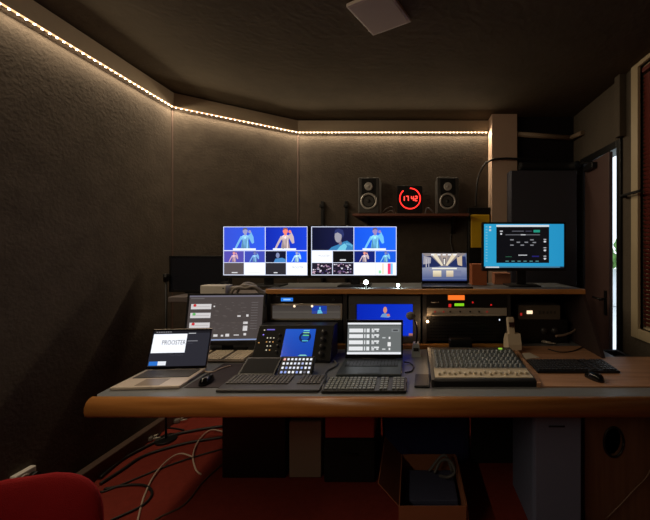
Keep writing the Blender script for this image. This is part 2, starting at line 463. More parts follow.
# outside, seen through the gap of the door
k = MB(); k.box2((XR+t, -1, -0.12), (8, 9, -0.02)); struct('ground_outside', k, M_stone)
k = MB(); k.box2((5.2, -1, 0.0), (5.35, 10, 0.95)); struct('wall_outside', k, M_stone)
hd = MB()
for i in range(260):
    c = Vector((4.7+random.random()*0.4, 4.5+random.random()*4.5, 0.95+random.random()*0.75))
    r = 0.05+random.random()*0.07
    hd.lathe([(0, -r), (r*0.8, -r*0.5), (r, 0), (r*0.7, r*0.6), (0, r)], c, (random.random()-.5, random.random()-.5, 1), seg=6)
h_ = hd.build('hedge', M_green); tag(h_, 'green hedge outdoors, a sliver seen through the door gap', 'hedge', kind='stuff')

# ------------------------------------------------------------------ desk
TOP = 0.75
desk = thing('control_desk', 'long grey studio desk with a rounded orange wood front edge and a raised rear shelf', 'desk', (0, 1.8, 0))
dO = Vector((0, 1.8, 0))
def D(a): return Vector(a)-dO
XD0, XD1 = -1.505, 1.56
k = MB()
k.prism([(XD0, 1.53), (XD0+0.02, 1.508), (XD1, 1.508), (XD1, 2.06), (1.31, 2.06), (1.31, 2.7), (-1.62, 2.7)], lambda u, v, d: D((u, v, d)), TOP-0.035, TOP)
k.build('desktop', M_desk, desk)
k = MB()
prof = [(1.508, TOP), (1.492, TOP-0.002), (1.476, TOP-0.014), (1.468, TOP-0.035), (1.466, TOP-0.055), (1.470, TOP-0.075), (1.482, TOP-0.086), (1.508, TOP-0.088)]
fs = k.prism(prof, lambda u, v, d: D((d, u, v)), XD0, XD1)
for f in fs[2:]: f.smooth = True
k.build('front_edge', M_lip, desk)
k = MB(); k.box2(D((XD0+0.05, 1.56, TOP-0.087)), D((XD1-0.05, 2.2, TOP-0.035))); k.build('apron', M_blkm, desk)
k = MB(); k.prism([(0.645, 1.606), (XD1-0.02, 1.606), (XD1-0.02, 2.05), (1.2, 2.05), (1.2, 2.28), (0.725, 2.28)], lambda u, v, d: D((u, v, d)), TOP, TOP+0.006)
k.build('wood_inlay', M_board, desk)
k = MB(); k.prism([(0.628, 1.606), (0.648, 1.606), (0.722, 2.26), (0.698, 2.26)], lambda u, v, d: D((u, v, d)), TOP, TOP+0.022)
k.build('dividing_strip', M_board, desk)
SH = 1.165
k = MB(); k.box2(D((-1.03, 2.262, SH-0.035)), D((1.22, 2.68, SH))); k.build('rear_shelf', M_desk, desk)
k = MB(); k.box2(D((-1.03, 2.245, SH-0.036)), D((1.22, 2.263, SH+0.001)), 0.006); o = k.build('shelf_edge', wood('shelf_edge_wood', (214, 152, 88), (184, 126, 68), 0.35), desk)
k = MB(); k.box2(D((-1.74, 2.28, 1.066)), D((-1.032, 2.68, 1.106)), 0.006); k.build('side_shelf', mat('grey_shelf', (112, 104, 104), 0.5), desk)
k = MB(); k.box2(D((-1.60, 2.32, TOP)), D((-1.57, 2.66, 1.066))); k.build('shelf_support', M_desk, desk)
for x in (-1.03, -0.49, 0.075, 0.672):
    qbox('divider', D((x, 2.27, TOP)), D((x+0.028, 2.64, SH-0.035)), M_gry, desk)
k = MB(); k.prism([(2.02, TOP+0.006), (2.28, SH), (2.68, SH), (2.68, TOP+0.006)], lambda u, v, d: D((d, u, v)), 1.20, 1.222); k.build('end_panel', mat('end_panel_brown', (54, 42, 40), .6), desk)
qbox('back_panel', D((-1.03, 2.64, TOP)), D((1.2, 2.66, SH-0.035)), M_blkm, desk)
qbox('base_strip', D((-1.0, 2.225, TOP+0.0)), D((0.672, 2.262, TOP+0.03)), M_strip, desk, 0.004)
# supports
qbox('support_cabinet', D((-1.20, 2.02, 0)), D((-0.80, 2.6, TOP-0.087)), M_blk, desk, 0.006)
qbox('added_dark_panel', D((.40, 2.16, 0)), D((.904, 2.18, TOP-0.087)), M_blkm, desk, 0.003)  # black sheet added to darken the gap beside the pedestal
ped = sub('pedestal', desk, (0, 0, 0))
qbox('side_panel', D((0.905, 1.70, 0)), D((0.93, 2.36, TOP-0.087)), M_blue, ped, 0.008)
qbox('back_board', D((0.93, 2.30, 0)), D((1.5, 2.33, TOP-0.035)), M_blkm, ped)
qbox('side_board', D((1.47, 1.7, 0)), D((1.5, 2.3, TOP-0.035)), M_blkm, ped)
# front with an oval cable hole
k = MB(); cx, cz, rx, rz = 1.055, 0.435, 0.052, 0.078
x0, x1, z0, z1 = 0.905, 1.50, 0.0, TOP-0.087
N = 32; ring = []; outer = []
for i in range(N):
    a = 2*PI*i/N; dx, dz = math.cos(a), math.sin(a)
    ring.append((cx+rx*dx, cz+rz*dz))
    tt = min([q for q in (((x1-cx)/dx if dx > 1e-6 else 9), ((x0-cx)/dx if dx < -1e-6 else 9), ((z1-cz)/dz if dz > 1e-6 else 9), ((z0-cz)/dz if dz < -1e-6 else 9))])
    outer.append((cx+dx*tt, cz+dz*tt))
def corner(i):
    a, b = outer[i], outer[(i+1) % N]
    for c in ((x0, z0), (x0, z1), (x1, z0), (x1, z1)):
        if (abs(a[0]-c[0]) < 1e-5 and abs(b[1]-c[1]) < 1e-5) or (abs(a[1]-c[1]) < 1e-5 and abs(b[0]-c[0]) < 1e-5):
            if abs(a[0]-b[0]) > 1e-5 and abs(a[1]-b[1]) > 1e-5: return c
    return None
for yy, rev in ((1.675, False), (1.70, True)):
    R_ = [k.bm.verts.new(D((u, yy, v))) for u, v in ring]; O_ = [k.bm.verts.new(D((u, yy, v))) for u, v in outer]
    for i in range(N):
        j = (i+1) % N; c = corner(i)
        vs = [R_[i], O_[i]]+([k.bm.verts.new(D((c[0], yy, c[1])))] if c else [])+[O_[j], R_[j]]
        k.bm.faces.new(vs if not rev else vs[::-1])
    if not rev: R0, O0 = R_, O_
    else:
        for i in range(N):
            j = (i+1) % N
            k.bm.faces.new((R0[i], R_[i], R_[j], R0[j])); k.bm.faces.new((O0[i], O_[i], O_[j], O0[j]))
k.build('front_panel', M_pedbrown, ped)
k = MB(); k.tube([(cx+(rx)*math.cos(2*PI*i/24)-0, 1.674, cz+rz*math.sin(2*PI*i/24)) for i in range(25)], 0.006, n=1)
for v in k.bm.verts: v.co -= dO
k.build('hole_rim', M_blk, ped)

# ------------------------------------------------------------------ display builders
def person_tiles(S, spec):
    for (u0, v0, u1, v1, bg, top, what) in spec:
        S.rect(u0, v0, u1, v1, bg, 1, top=top)
        if what: what(u0, v0, u1, v1)
def monitor(name, label, w, h, pos, tilt=0, yaw=0, S=None, scr=None, strength=1.0, bez=0.012, chin=0.02, foot=0.0, group=None, stand='plate', neckh=0.1, bezmat=None, rough=0.12, off=False):
    """pos: bottom centre of the stand on its surface; lower edge of the housing is neckh above it"""
    t = thing(name, label, 'monitor', pos, (0, 0, yaw), group)
    Wd, Hd = w+2*bez, h+bez+chin
    scrn = sub('display', t, (0, 0, neckh), (-tilt, 0, 0))
    bm_ = bezmat or M_blk
    k = MB()
    k.box((0, 0.017, Hd/2), (Wd, 0.03, Hd), 0.004)
    k.box((0, 0.042, Hd*0.5), (Wd*0.6, 0.03, Hd*0.55), 0.01)
    k.build('housing', M_blk, scrn)
    k = MB()
    for a, b in (((-Wd/2, -0.004, 0), (Wd/2, 0.004, chin)), ((-Wd/2, -0.004, Hd-bez), (Wd/2, 0.004, Hd)), ((-Wd/2, -0.004, chin), (-Wd/2+bez, 0.004, Hd-bez)), ((Wd/2-bez, -0.004, chin), (Wd/2, 0.004, Hd-bez))):
        k.box2(a, b, 0.001)
    k.build('bezel', bm_, scrn)
    if S is None:
        S = Screen(w, h); S.rect(0, 0, 1, 1, (3, 3, 4), 0)
    S.build('screen', scrn, screen_mat(strength, rough), (-w/2, 0.0008, chin))
    if stand:
        k = MB(); k.box((0, 0.06, (neckh+Hd*0.45)/2+0.006), (0.07, 0.022, neckh+Hd*0.45-0.004), 0.004); k.build('neck', M_blk, t)
        bd = 0.17 if h > .3 else .10
        k = MB(); k.box((0, 0.055, 0.006), (0.24, bd, 0.012), 0.005); k.build('base', M_blk, t)
    return t, scrn

W_ = (245, 248, 255)
# left multiview
w, h = 0.640, 0.366
S = Screen(w, h); S.rect(0, 0, 1, 1, (215, 222, 245), 0)
S.rect(.008, .012, .495, .485, (52, 78, 205), 1, right=(44, 88, 228)); singer(S, .008, .012, .495, .485, (116, 178, 226), (150, 150, 190), cx=0.52)
S.rect(.503, .012, .992, .485, (14, 40, 170), 1, right=(24, 62, 208)); singer(S, .503, .012, .992, .485, (196, 176, 176), (240, 130, 110), cx=0.48)
S.rect(.008, .503, .245, .735, (82, 74, 168), 1); singer(S, .008, .503, .245, .735, (196, 160, 176), (222, 150, 150), cx=.5, table=False)
S.rect(.253, .503, .495, .735, (60, 72, 176), 1); singer(S, .253, .503, .495, .735, (120, 170, 220), (110, 120, 170), cx=.5, table=False)
S.rect(.503, .503, .745, .735, (14, 18, 44), 1); S.poly([(.60, .735), (.62, .66), (.66, .65), (.70, .64), (.74, .67), (.745, .735)], (70, 130, 190), 2); S.disc(.648, .59, .022, .055, (120, 130, 170), 3)
S.rect(.753, .503, .992, .735, (22, 84, 235), 1); singer(S, .753, .503, .992, .735, (170, 215, 235), (150, 160, 200), cx=.5, table=False)
S.rect(.008, .745, .245, .985, (84, 76, 78), 1); S.rect(.10, .935, .17, .955, (210, 210, 215), 2)
S.rect(.253, .745, .495, .985, W_, 1); S.rect(.29, .94, .44, .95, (205, 205, 190), 2)
S.rect(.503, .745, .745, .985, (42, 40, 46), 1); S.rect(.60, .935, .645, .955, (210, 210, 215), 2)
S.rect(.753, .745, .992, .985, W_, 1); S.text('PROOSTER', .885, .84, .024, (150, 150, 160), 3, 0.72); S.rect(.84, .925, .90, .935, (210, 210, 220), 2)
monitor('monitor', 'left multiview monitor on the rear shelf, blue singer tiles above small tiles', w, h, ((-1.425-0.776)/2+0.0, 2.40, SH), yaw=math.radians(-1.5), S=S, strength=1.2, neckh=0.063, bez=0.008, chin=0.022, group=None)
# right multiview
S = Screen(w, h); S.rect(0, 0, 1, 1, (215, 222, 245), 0)
S.rect(.008, .012, .495, .485, (10, 14, 40), 1, right=(20, 26, 70))
S.poly([(.20, .485), (.24, .42), (.33, .36), (.38, .31), (.42, .29), (.46, .34), (.49, .38), (.49, .485)], (52, 120, 170), 2)
S.poly([(.30, .485), (.34, .40), (.39, .345), (.42, .40), (.40, .485)], (110, 190, 215), 3)
S.poly([(.52-.05, .42), (.46, .39), (.40, .37), (.41, .33), (.455, .35), (.49, .39)], (90, 160, 200), 3)
S.disc(.315, .20, .042, .13, (150, 148, 160), 3); S.poly([(.27, .15), (.28, .07), (.32, .04), (.37, .07), (.385, .16), (.37, .24), (.35, .16), (.31, .12)], (40, 50, 100), 4)
S.poly([(.31, .30), (.35, .28), (.36, .36), (.33, .38)], (120, 110, 130), 3)
S.rect(.503, .012, .992, .485, (20, 84, 225), 1, right=(30, 100, 240)); singer(S, .503, .012, .992, .485, (110, 190, 235), (150, 130, 180), cx=.5)
S.rect(.008, .503, .245, .735, W_, 1); S.text('PROOSTER', .15, .60, .024, (160, 160, 168), 3, 0.72); S.rect(.09, .70, .14, .71, (210, 210, 220), 2)
S.rect(.253, .503, .495, .735, (12, 12, 16), 1); S.rect(.335, .67, .405, .70, (190, 190, 195), 2)
S.rect(.503, .503, .745, .735, (16, 32, 110), 1); singer(S, .503, .503, .745, .735, (196, 176, 180), (230, 150, 130), cx=.5, table=False)
S.rect(.753, .503, .992, .735, (24, 88, 215), 1); singer(S, .753, .503, .992, .735, (120, 190, 225), (120, 130, 180), cx=.5, table=False)
rr = random.Random(3)
for ua, ub in ((.008, .245), (.253, .495)):
    S.rect(ua, .745, ub, .985, (30, 26, 40), 1)
    for i in range(46):
        u = ua+rr.random()*(ub-ua-.03); v = .75+rr.random()*.2
        cc = rr.choice([(210, 205, 220), (120, 90, 130), (60, 50, 90), (10, 10, 16), (180, 150, 170), (14, 12, 20)])
        S.rect(u, v, u+.01+rr.random()*.02, v+.012+rr.random()*.02, cc, 2+i*0.02)
S.rect(.503, .745, .745, .985, (250, 246, 250), 1); S.rect(.54, .80, .70, .805, (225, 200, 205), 2); S.rect(.58, .93, .68, .937, (190, 215, 190), 2)
S.rect(.753, .745, .992, .985, (238, 240, 244), 1); S.rect(.895, .755, .93, .975, (236, 60, 110), 2); S.rect(.93, .755, .955, .975, (120, 190, 235), 2); S.rect(.83, .755, .85, .975, (250, 215, 190), 2); S.rect(.79, .90, .82, .96, (150, 220, 170), 2)
monitor('monitor', 'right multiview monitor on the rear shelf, with crowd pictures and a red striped tile', w, h, ((-0.758-0.113)/2, 2.40, SH), yaw=0.0, S=S, strength=1.2, neckh=0.063, bez=0.008, chin=0.022)
# switched-off monitor
monitor('monitor', 'small switched-off black monitor on the far left shelf', .44, .25, (-1.625, 2.45, 1.106), neckh=0.012, bez=0.012, chin=0.016, yaw=0)
# blue desktop monitor
w, h = 0.60, 0.330
S = Screen(w, h); S.rect(0, 0, 1, 1, (50, 176, 226), 0, right=(40, 160, 214))
S.rect(.155, .055, .815, .885, (14, 15, 20), 1); S.rect(.155, .02, .815, .065, (235, 244, 250), 2)
S.rect(.20, .15, .235, .18, (200, 200, 205), 2); S.disc(.215, .225, .012, .022, (230, 230, 235), 2)
S.rect(.27, .235, .70, .255, (110, 110, 116), 2); S.rect(.46, .235, .52, .255, (220, 220, 225), 3)
S.rect(.35, .155, .50, .17, (110, 110, 120), 2); S.rect(.52, .155, .60, .17, (80, 80, 100), 2); S.rect(.62, .135, .70, .19, (40, 165, 140), 2)
for u, v in ((.35, .36), (.60, .36), (.43, .415), (.53, .415), (.35, .48), (.48, .48), (.60, .48), (.63, .42)):
    S.rect(u-.022, v-.012, u+.022, v+.012, (150, 150, 156), 2)
for v in (.34, .39, .53, .585, .72, .77): S.rect(.745, v, .78, v+.02, (200, 200, 205), 2)
for v in (.40, .60, .79): S.disc(.762, v, .013, .022, (235, 235, 240), 3)
S.rect(.43, .70, .54, .715, (240, 240, 245), 2); S.rect(.60, .72, .69, .75, (40, 36, 110), 2); S.rect(.27, .74, .35, .75, (60, 120, 90), 2)
for i in range(6): S.rect(.27+i*.075, .835, .31+i*.075, .855, (100, 150, 150), 2)
for i in range(13): S.rect(.02, .05+i*.065, .045, .075+i*.065, (120, 200, 235), 2)
S.rect(.065, .05, .09, .09, (200, 225, 240), 2); S.rect(.065, .12, .09, .16, (210, 225, 235), 2)
S.rect(0, .965, 1, 1, (30, 46, 60), 2); S.rect(.02, .968, .19, .995, (235, 240, 245), 3); S.rect(.19, .968, .95, .99, (90, 140, 170), 3)
monitor('monitor', 'monitor with bright cyan desktop and a dark program window, in front of the column', w, h, ((0.527+1.152)/2, 2.40, SH), S=S, strength=0.8, neckh=0.118, bez=0.013, chin=0.022)
# mixing-software monitor
w, h = 0.49, 0.30
S = Screen(w, h); S.rect(0, 0, 1, 1, (84, 76, 74), 0)
S.rect(0, 0, 1, .035, (120, 116, 130), 1); S.rect(.02, .06, .2, .075, (120, 115, 115), 1)
for i, (v, c) in enumerate(((.19, (225, 60, 60)), (.385, (110, 200, 110)), (.60, (225, 50, 60)))):
    S.rect(.03, v, .30, v+.115, (232, 228, 228), 1); S.rect(.05, v+.055, .28, v+.065, (190, 180, 180), 2); S.disc(.08, v+.03, .022, .03, c, 2)
for i in range(11): S.rect(.84, .16+i*.058, .93, .166+i*.058, (140, 134, 134), 1)
for u, v, a, b in ((.78, .43, .03, .05), (.66, .45, .045, .03), (.745, .59, .06, .05), (.745, .68, .06, .11), (.76, .84, .035, .05), (.63, .87, .07, .02), (.36, .86, .055, .05), (.46, .87, .03, .04), (.52, .85, .05, .06), (.33, .23, .02, .03)):
    S.rect(u, v, u+a, v+b, (236, 232, 232), 1)
rr = random.Random(5)
for i in range(40):
    u = .33+rr.random()*.42; v = .15+rr.random()*.62; S.rect(u, v, u+.02+rr.random()*.03, v+.006, (120, 112, 108), 1)
S.rect(0, .965, 1, .99, (150, 170, 215), 1)
monitor('monitor', 'tilted desk monitor with a grey mixer program and three white bars', w, h, (-1.258, 2.13, TOP), tilt=math.radians(9), yaw=math.radians(3), S=S, strength=0.8, neckh=0.055, bez=0.013, chin=0.03, rough=0.08)

# rack monitor in the second bay
w, h = .39, .225
rm = thing('rack_monitor', 'grey framed rack monitor with a deep blue picture under the shelf', 'monitor', (-0.195, 2.30, TOP+0.03))
k = MB()
for a, b in (((-.255, -.03, 0), (.255, .03, .045)), ((-.255, -.03, .275), (.255, .03, .335)), ((-.255, -.03, .045), (-.20, .03, .275)), ((.20, -.03, .045), (.255, .03, .275))): k.box2(a, b, .003)
k.box2((-.24, .03, .01), (.24, .2, .32)); k.build('frame', mat('rack_grey', (84, 84, 84), 0.5), rm)
S = Screen(.40, .23); S.rect(0, 0, 1, 1, (8, 44, 200), 0, right=(14, 58, 226))
S.poly([(.42, .42), (.45, .33), (.50, .30), (.56, .33), (.60, .40), (.57, .44)], (120, 170, 230), 1); S.disc(.505, .20, .035, .1, (240, 160, 130), 2); S.disc(.56, .36, .03, .04, (240, 130, 110), 2)
S.rect(.93, .93, 1, 1, (180, 120, 110), 1)
S.build('screen', rm, screen_mat(0.8, .15), (-.20, -.0, .045))

# ------------------------------------------------------------------ laptops
def laptop(label, w, dp, pos, yaw, open_deg, lidh, S, sw, sh, body, keym, strength, base_t=0.016, sb=None, keys=True, lift=0.0):
    t = thing('laptop', label, 'laptop', pos, (0, 0, yaw))
    k = MB(); k.box((0, dp/2, base_t/2+lift), (w, dp, base_t), 0.005); k.build('base', body, t)
    k = MB()
    if keys:
        k.cur = 0
        kw, kd = w*0.86, dp*0.46
        y0 = dp*0.47
        k.box((0, y0+kd/2, base_t+0.0004), (kw, kd, 0.0012))
        k.cur = 1
        n = 15
        for r in range(6):
            for c in range(n):
                if r == 0 and 4 < c < 10:
                    if c == 5: k.box((0, y0+kd*(r+.5)/6, base_t+0.002), (kw/n*4.8, kd/6*.84, 0.002))
                    continue
                k.box((-kw/2+kw*(c+.5)/n, y0+kd*(r+.5)/6, base_t+0.002), (kw/n*.84, kd/6*.84, 0.002))
        k.build('keyboard', [M_blkm, keym], t)
        k = MB(); k.box((0, dp*.23, base_t+0.0005), (w*.36, dp*.36, 0.001), 0.0003); k.build('touchpad', mat('touchpad_'+label[:6], (150, 136, 124) if body is M_alu else (34, 38, 40), .3), t)
    else: k.bm.free()
    lid = sub('lid', t, (0, dp-0.004, base_t), (-math.radians(open_deg), 0, 0))
    k = MB(); k.box((0, 0.005, lidh/2), (w, 0.007, lidh), 0.003); k.build('shell', body, lid)
    k = MB(); k.box((0, 0.0005, lidh/2), (w-0.004, 0.002, lidh-0.004), 0.0008); k.build('bezel', M_blkg, lid)
    k = MB(); k.cyl((-w*.38, 0.004, 0), (w*.38, 0.004, 0), 0.006, seg=12); k.build('hinge', M_blk, lid)
    S.build('screen', lid, screen_mat(strength, .1), (-sw/2, -0.0008, sb if sb else (lidh-sh)*0.6))
    return t
# laptop with the PROOSTER window
sw, sh = .315, .195
S = Screen(sw, sh); S.rect(0, 0, 1, 1, (40, 40, 48), 0); S.rect(0, 0, 1, .07, (22, 22, 28), 1)
for i in range(7): S.rect(.05+i*.04, .025, .075+i*.04, .045, (150, 150, 155), 2)
S.rect(.015, .09, .60, .625, W_, 1); S.text('PROOSTER', .385, .34, .036, (70, 70, 82), 3, 0.74)
S.rect(.62, .07, .75, .09, (190, 190, 196), 2); S.rect(.62, .29, .80, .31, (130, 130, 136), 2); S.rect(.62, .36, .72, .37, (70, 70, 80), 2)
S.rect(.02, .86, .17, .97, (40, 110, 200), 2); S.rect(.17, .86, .31, .97, (225, 228, 235), 2)
for i in range(8): S.rect(.36+i*.03, .68+.01*(i % 3), .37+i*.03, .69+.01*(i % 3), (90, 90, 100), 2)
laptop('silver laptop at the left end of the desk with a white window reading PROOSTER', .328, .235, (-1.318, 1.578, TOP+0.0005), math.radians(4), 16, .222, S, sw, sh, M_alu, mat('laptop_key_grey', (92, 90, 92), .5), 1.1)
# black laptop in the centre
sw, sh = .335, .192
S = Screen(sw, sh); S.rect(0, 0, 1, 1, (108, 112, 112), 0); S.rect(0, 0, 1, .06, (240, 242, 245), 1); S.rect(0, .06, 1, .10, (88, 92, 92), 1); S.rect(0, .93, 1, 1, (238, 240, 245), 1)
for v in (.19, .37, .565, .76):
    S.rect(.03, v, .29, v+.12, (238, 240, 242), 1); S.rect(.31, v, .335, v+.12, (225, 228, 230), 1); S.rect(.355, v, .41, v+.12, (235, 238, 240), 1)
    S.rect(.45, v, .59, v+.05, (232, 234, 236), 1); S.rect(.45, v+.05, .50, v+.12, (210, 212, 214), 1); S.rect(.54, v+.06, .58, v+.10, (236, 238, 240), 1); S.rect(.47, v+.01, .50, v+.03, (60, 64, 64), 2)
S.rect(.77, .45, .80, .52, (240, 240, 240), 1); S.rect(.75, .62, .81, .75, (240, 240, 240), 1); S.rect(.65, .46, .71, .50, (190, 195, 195), 1); S.rect(.65, .82, .71, .86, (210, 212, 212), 1); S.rect(.77, .80, .80, .87, (235, 235, 235), 1)
S.rect(.82, .19, .97, .30, (128, 132, 134), 1); S.rect(.85, .22, .94, .27, (70, 72, 74), 2)
laptop('black laptop in the desk centre showing a grey mixing program', .358, .252, (-.236, 1.735, TOP+0.0005), 0, 9, .236, S, sw, sh, M_tp, M_key, 0.95)
# laptop on the shelf
sw, sh = .345, .218
S = Screen(sw, sh); S.rect(0, 0, 1, 1, (58, 76, 124), 0, top=(120, 130, 160))
S.poly([(.0, .0), (1, 0), (.93, .08), (.57, .46), (.42, .46), (.05, .08)], (150, 140, 140), 1)
S.poly([(.20, .02), (.32, .02), (.47, .42), (.44, .46)], (238, 226, 200), 2); S.poly([(.80, .02), (.68, .02), (.53, .42), (.56, .46)], (238, 222, 192), 2)
S.poly([(.40, .02), (.60, .02), (.52, .35), (.48, .35)], (176, 160, 150), 2); S.rect(.47, .16, .53, .42, (70, 66, 84), 3); S.rect(.485, .20, .515, .40, (250, 246, 236), 4)
for u in (.24, .38, .50, .62, .74): S.rect(u-.04, .03, u+.035, .08, (250, 250, 255), 3)
S.poly([(.02, .12), (.20, .10), (.42, .44), (.36, .48), (.0, .52)], (34, 46, 92), 2); S.poly([(.98, .12), (.82, .10), (.58, .44), (.64, .48), (1, .52)], (36, 50, 100), 2)
S.poly([(.03, .10), (.20, .16), (.19, .36), (.02, .40)], (170, 166, 176), 3); S.poly([(.90, .08), (.78, .16), (.80, .42), (.90, .46)], (206, 186, 160), 3)
S.rect(.08, .2, .1, .5, (200, 195, 200), 4); S.rect(.14, .2, .155, .5, (190, 190, 200), 4)
S.rect(0, .50, 1, .97, (66, 84, 138), 2, top=(150, 156, 178)); S.rect(.22, .52, .78, .57, (250, 246, 232), 3)
S.rect(.24, .62, .43, .84, (196, 180, 150), 3, top=(252, 240, 208)); S.rect(.54, .62, .70, .84, (190, 172, 150), 3, top=(248, 232, 200)); S.rect(.72, .62, .88, .8, (120, 126, 160), 3)
S.rect(.0, .89, 1, .91, (110, 122, 160), 3); S.rect(0, .97, 1, 1, (16, 20, 50), 3)
laptop('open laptop on the rear shelf showing a bright white hall', .362, .22, (.252, 2.262, SH), 0, 5, .246, S, sw, sh, M_blk, M_key, 0.95)

# ------------------------------------------------------------------ keyboards and mice
def keyboard(label, w, dp, pos, body, keym, yaw=0, rows=6, rest=0.0, hgt=0.014, gap=()):
    t = thing('keyboard', label, 'keyboard', pos, (0, 0, yaw))
    tl = math.radians(3)
    k = MB(); k.box((0, dp/2, hgt/2+dp*0.5*math.sin(tl)), (w, dp, hgt), 0.005, R=RX(tl)); k.build('case', body, t)
    n = int(w/0.0205); blocks = []; cur = []
    for c in range(n):
        if any(abs((c+.5)/n-g) < .5/n for g in gap):
            if cur: blocks.append(cur)
            cur = []
        else: cur.append(c)
    blocks.append(cur)
    y0 = dp*0.06+rest; d_ = dp-y0-dp*0.06
    for bl_ in blocks:
      k = MB()
      for r in range(rows):
        for c in bl_:
            fx = (c+.5)/n
            y = y0+d_*(r+.5)/rows
            k.box((-w/2*.95+w*.95*fx, y, hgt+y*math.tan(tl)+0.003), (w*.95/n*.82, d_/rows*.80, 0.007), 0.0015, R=RX(tl), seg=1)
      k.build('key_block', keym, t)
    return t
keyboard('long dark keyboard with a wrist rest at the front edge, left of centre', .50, .165, (-.70, 1.545, TOP), M_gry, M_grykey, rest=.05, gap=(.68, .72))
keyboard('black keyboard at the front edge directly before the central black laptop', .41, .15, (-.232, 1.535, TOP), M_blk, mat('keycap_greenish', (118, 124, 122), .35), gap=(.66, .8))
keyboard('beige keyboard under the tilted desk monitor', .42, .175, (-1.235, 1.955, TOP), mat('keyboard_tan', (96, 84, 72), .6), M_cream, gap=(.35, .68))
keyboard('black keyboard on the brown board at the right of the desk', .46, .17, (.925, 1.77, TOP+.006), M_blk, M_key, gap=(.66, .8))
def mouse(label, pos, yaw, sc=1.0):
    t = thing('computer_mouse', label, 'mouse', pos, (0, 0, yaw))
    k = MB(); L_, Wm, Hm = .11*sc, .06*sc, .036*sc
    n = 16; rings = []
    for j in range(9):
        f = j/8; z = Hm*math.sin(f*PI/2); s_ = math.cos(f*PI/2)**.45 if f < 1 else 0
        if s_ == 0: rings.append([k.bm.verts.new((0, 0, Hm))]); break
        rings.append([k.bm.verts.new((Wm/2*s_*math.cos(2*PI*i/n)*(1-.12*math.cos(4*PI*i/n)), L_/2*s_*math.sin(2*PI*i/n), z*(1-.25*math.sin(2*PI*i/n)*(1-f)))) for i in range(n)])
    k.bm.faces.new(rings[0][::-1])
    for a, b in zip(rings, rings[1:]):
        for i in range(n):
            j = (i+1) % n
            f = k.bm.faces.new((a[i], a[j], b[j], b[i]) if len(b) > 1 else (a[i], a[j], b[0])); f.smooth = True
    k.build('shell', M_blkg, t)
    k = MB(); k.cyl((-.004, L_*.25, Hm*.86), (.004, L_*.25, Hm*.86), .009); k.build('scroll_wheel', M_gry, t)
    return t
mouse('black glossy mouse beside the silver laptop', (-1.065, 1.66, TOP+.004), .15)
mouse('black mouse on the brown board in front of the right keyboard', (.965, 1.695, TOP+.0065), .35)

# plum mat
k = MB(); k.box2((-1.14, 1.60, TOP), (-.93, 1.94, TOP+.003), .001); tag(k.build('desk_mat', M_padmat), 'dark plum desk mat between the silver laptop and the long keyboard', 'mat')

# ------------------------------------------------------------------ control surfaces
# tablet
tb = thing('graphics_tablet', 'blank black tablet lying tilted left of the lit key pad', 'tablet', (-.850, 1.735, TOP))
k = MB(); k.box((0, .062, .036), (.205, .130, .012), .004, R=RX(math.radians(27))); k.build('body', M_blk, tb)
k = MB(); k.box((0, .0592, .0418), (.180, .105, .0015), R=RX(math.radians(27))); k.build('surface', M_blkm, tb)
k = MB(); k.box((0, .105, .022), (.12, .02, .044)); k.build('prop', M_blk, tb)
# key pad 8 x 4
sd = thing('key_pad', 'black control pad with four rows of small lit white keys', 'keypad', (-.636, 1.725, TOP))
tl = math.radians(48)
k = MB(); k.box((0, .045, .046), (.188, .112, .018), .006, R=RX(tl)); k.build('body', M_blk, sd)
k = MB(); k.box((0, .075, .022), (.16, .05, .044), .004); k.build('stand', M_blk, sd)
kp = sub('key_field', sd, (0, .045, .046), (tl, 0, 0))
cols = [(250, 180, 170), (150, 170, 235), (225, 230, 250), (245, 248, 255), (190, 200, 240), (110, 110, 120), (235, 240, 255)]
keyms = [emit('pad_key_%d' % i, c, 0.95) for i, c in enumerate(cols)]
rr = random.Random(11)
prk = {}
for r in range(4):
    for c in range(8):
        i = 0 if (r == 0 and c == 0) else rr.choice([1, 2, 3, 3, 4, 5, 2, 6, 3])
        if i not in prk:
            k = MB(); k.box((0, 0, 0), (.0118, .0122, .004), .0015, seg=1); o = k.build('key', keyms[i], kp); prk[i] = o
        else:
            o = prk[i].copy(); C.objects.link(o); o.parent = kp
        o.location = (-.0735+.021*c, .036-.024*r, .0115)
# sound console with touch screen
cs = thing('sound_console', 'black sound console with a tilted blue touch screen and round knobs', 'console', (-.735, 1.95, TOP))
tl = math.atan2(.187, .110)
k = MB(); k.prism([(0, 0), (0, .018), (.110, .205), (.20, .205), (.20, 0)], lambda u, v, d: Vector((d, u, v)), -.245, .235); k.build('body', M_blk, cs)
cf = sub('face', cs, (0, 0, .018), (tl-0.0, 0, 0))   # local x along, y up the slope, z out of it
k = MB(); k.box((-.005, .108, .001), (.474, .212, .003), .001); k.build('face_plate', M_blkm, cf)
S = Screen(.192, .172); S.rect(0, 0, 1, 1, (16, 66, 180), 0, top=(30, 90, 205)); S.disc(.68, .30, .20, .20, (10, 30, 90), 1); S.disc(.68, .30, .13, .12, (26, 80, 170), 2)
for v, c in ((.04, (120, 215, 220)), (.12, (150, 225, 160)), (.22, (110, 220, 120)), (.42, (90, 200, 230)), (.93, (160, 230, 190))): S.rect(.60, v, .80, v+.035, c, 3)
S.rect(.56, .95, .84, .97, (120, 210, 200), 3)
S.build('screen', cf, screen_mat(.9, .12), (-.070, .020, .0035), (-PI/2, 0, 0))
M_dotw = emit('console_led_white', (255, 245, 220), .7); M_dotb = emit('console_led_blue', (150, 130, 255), 1.3); M_doto = emit('console_led_amber', (255, 190, 110), .6)
dp_ = None
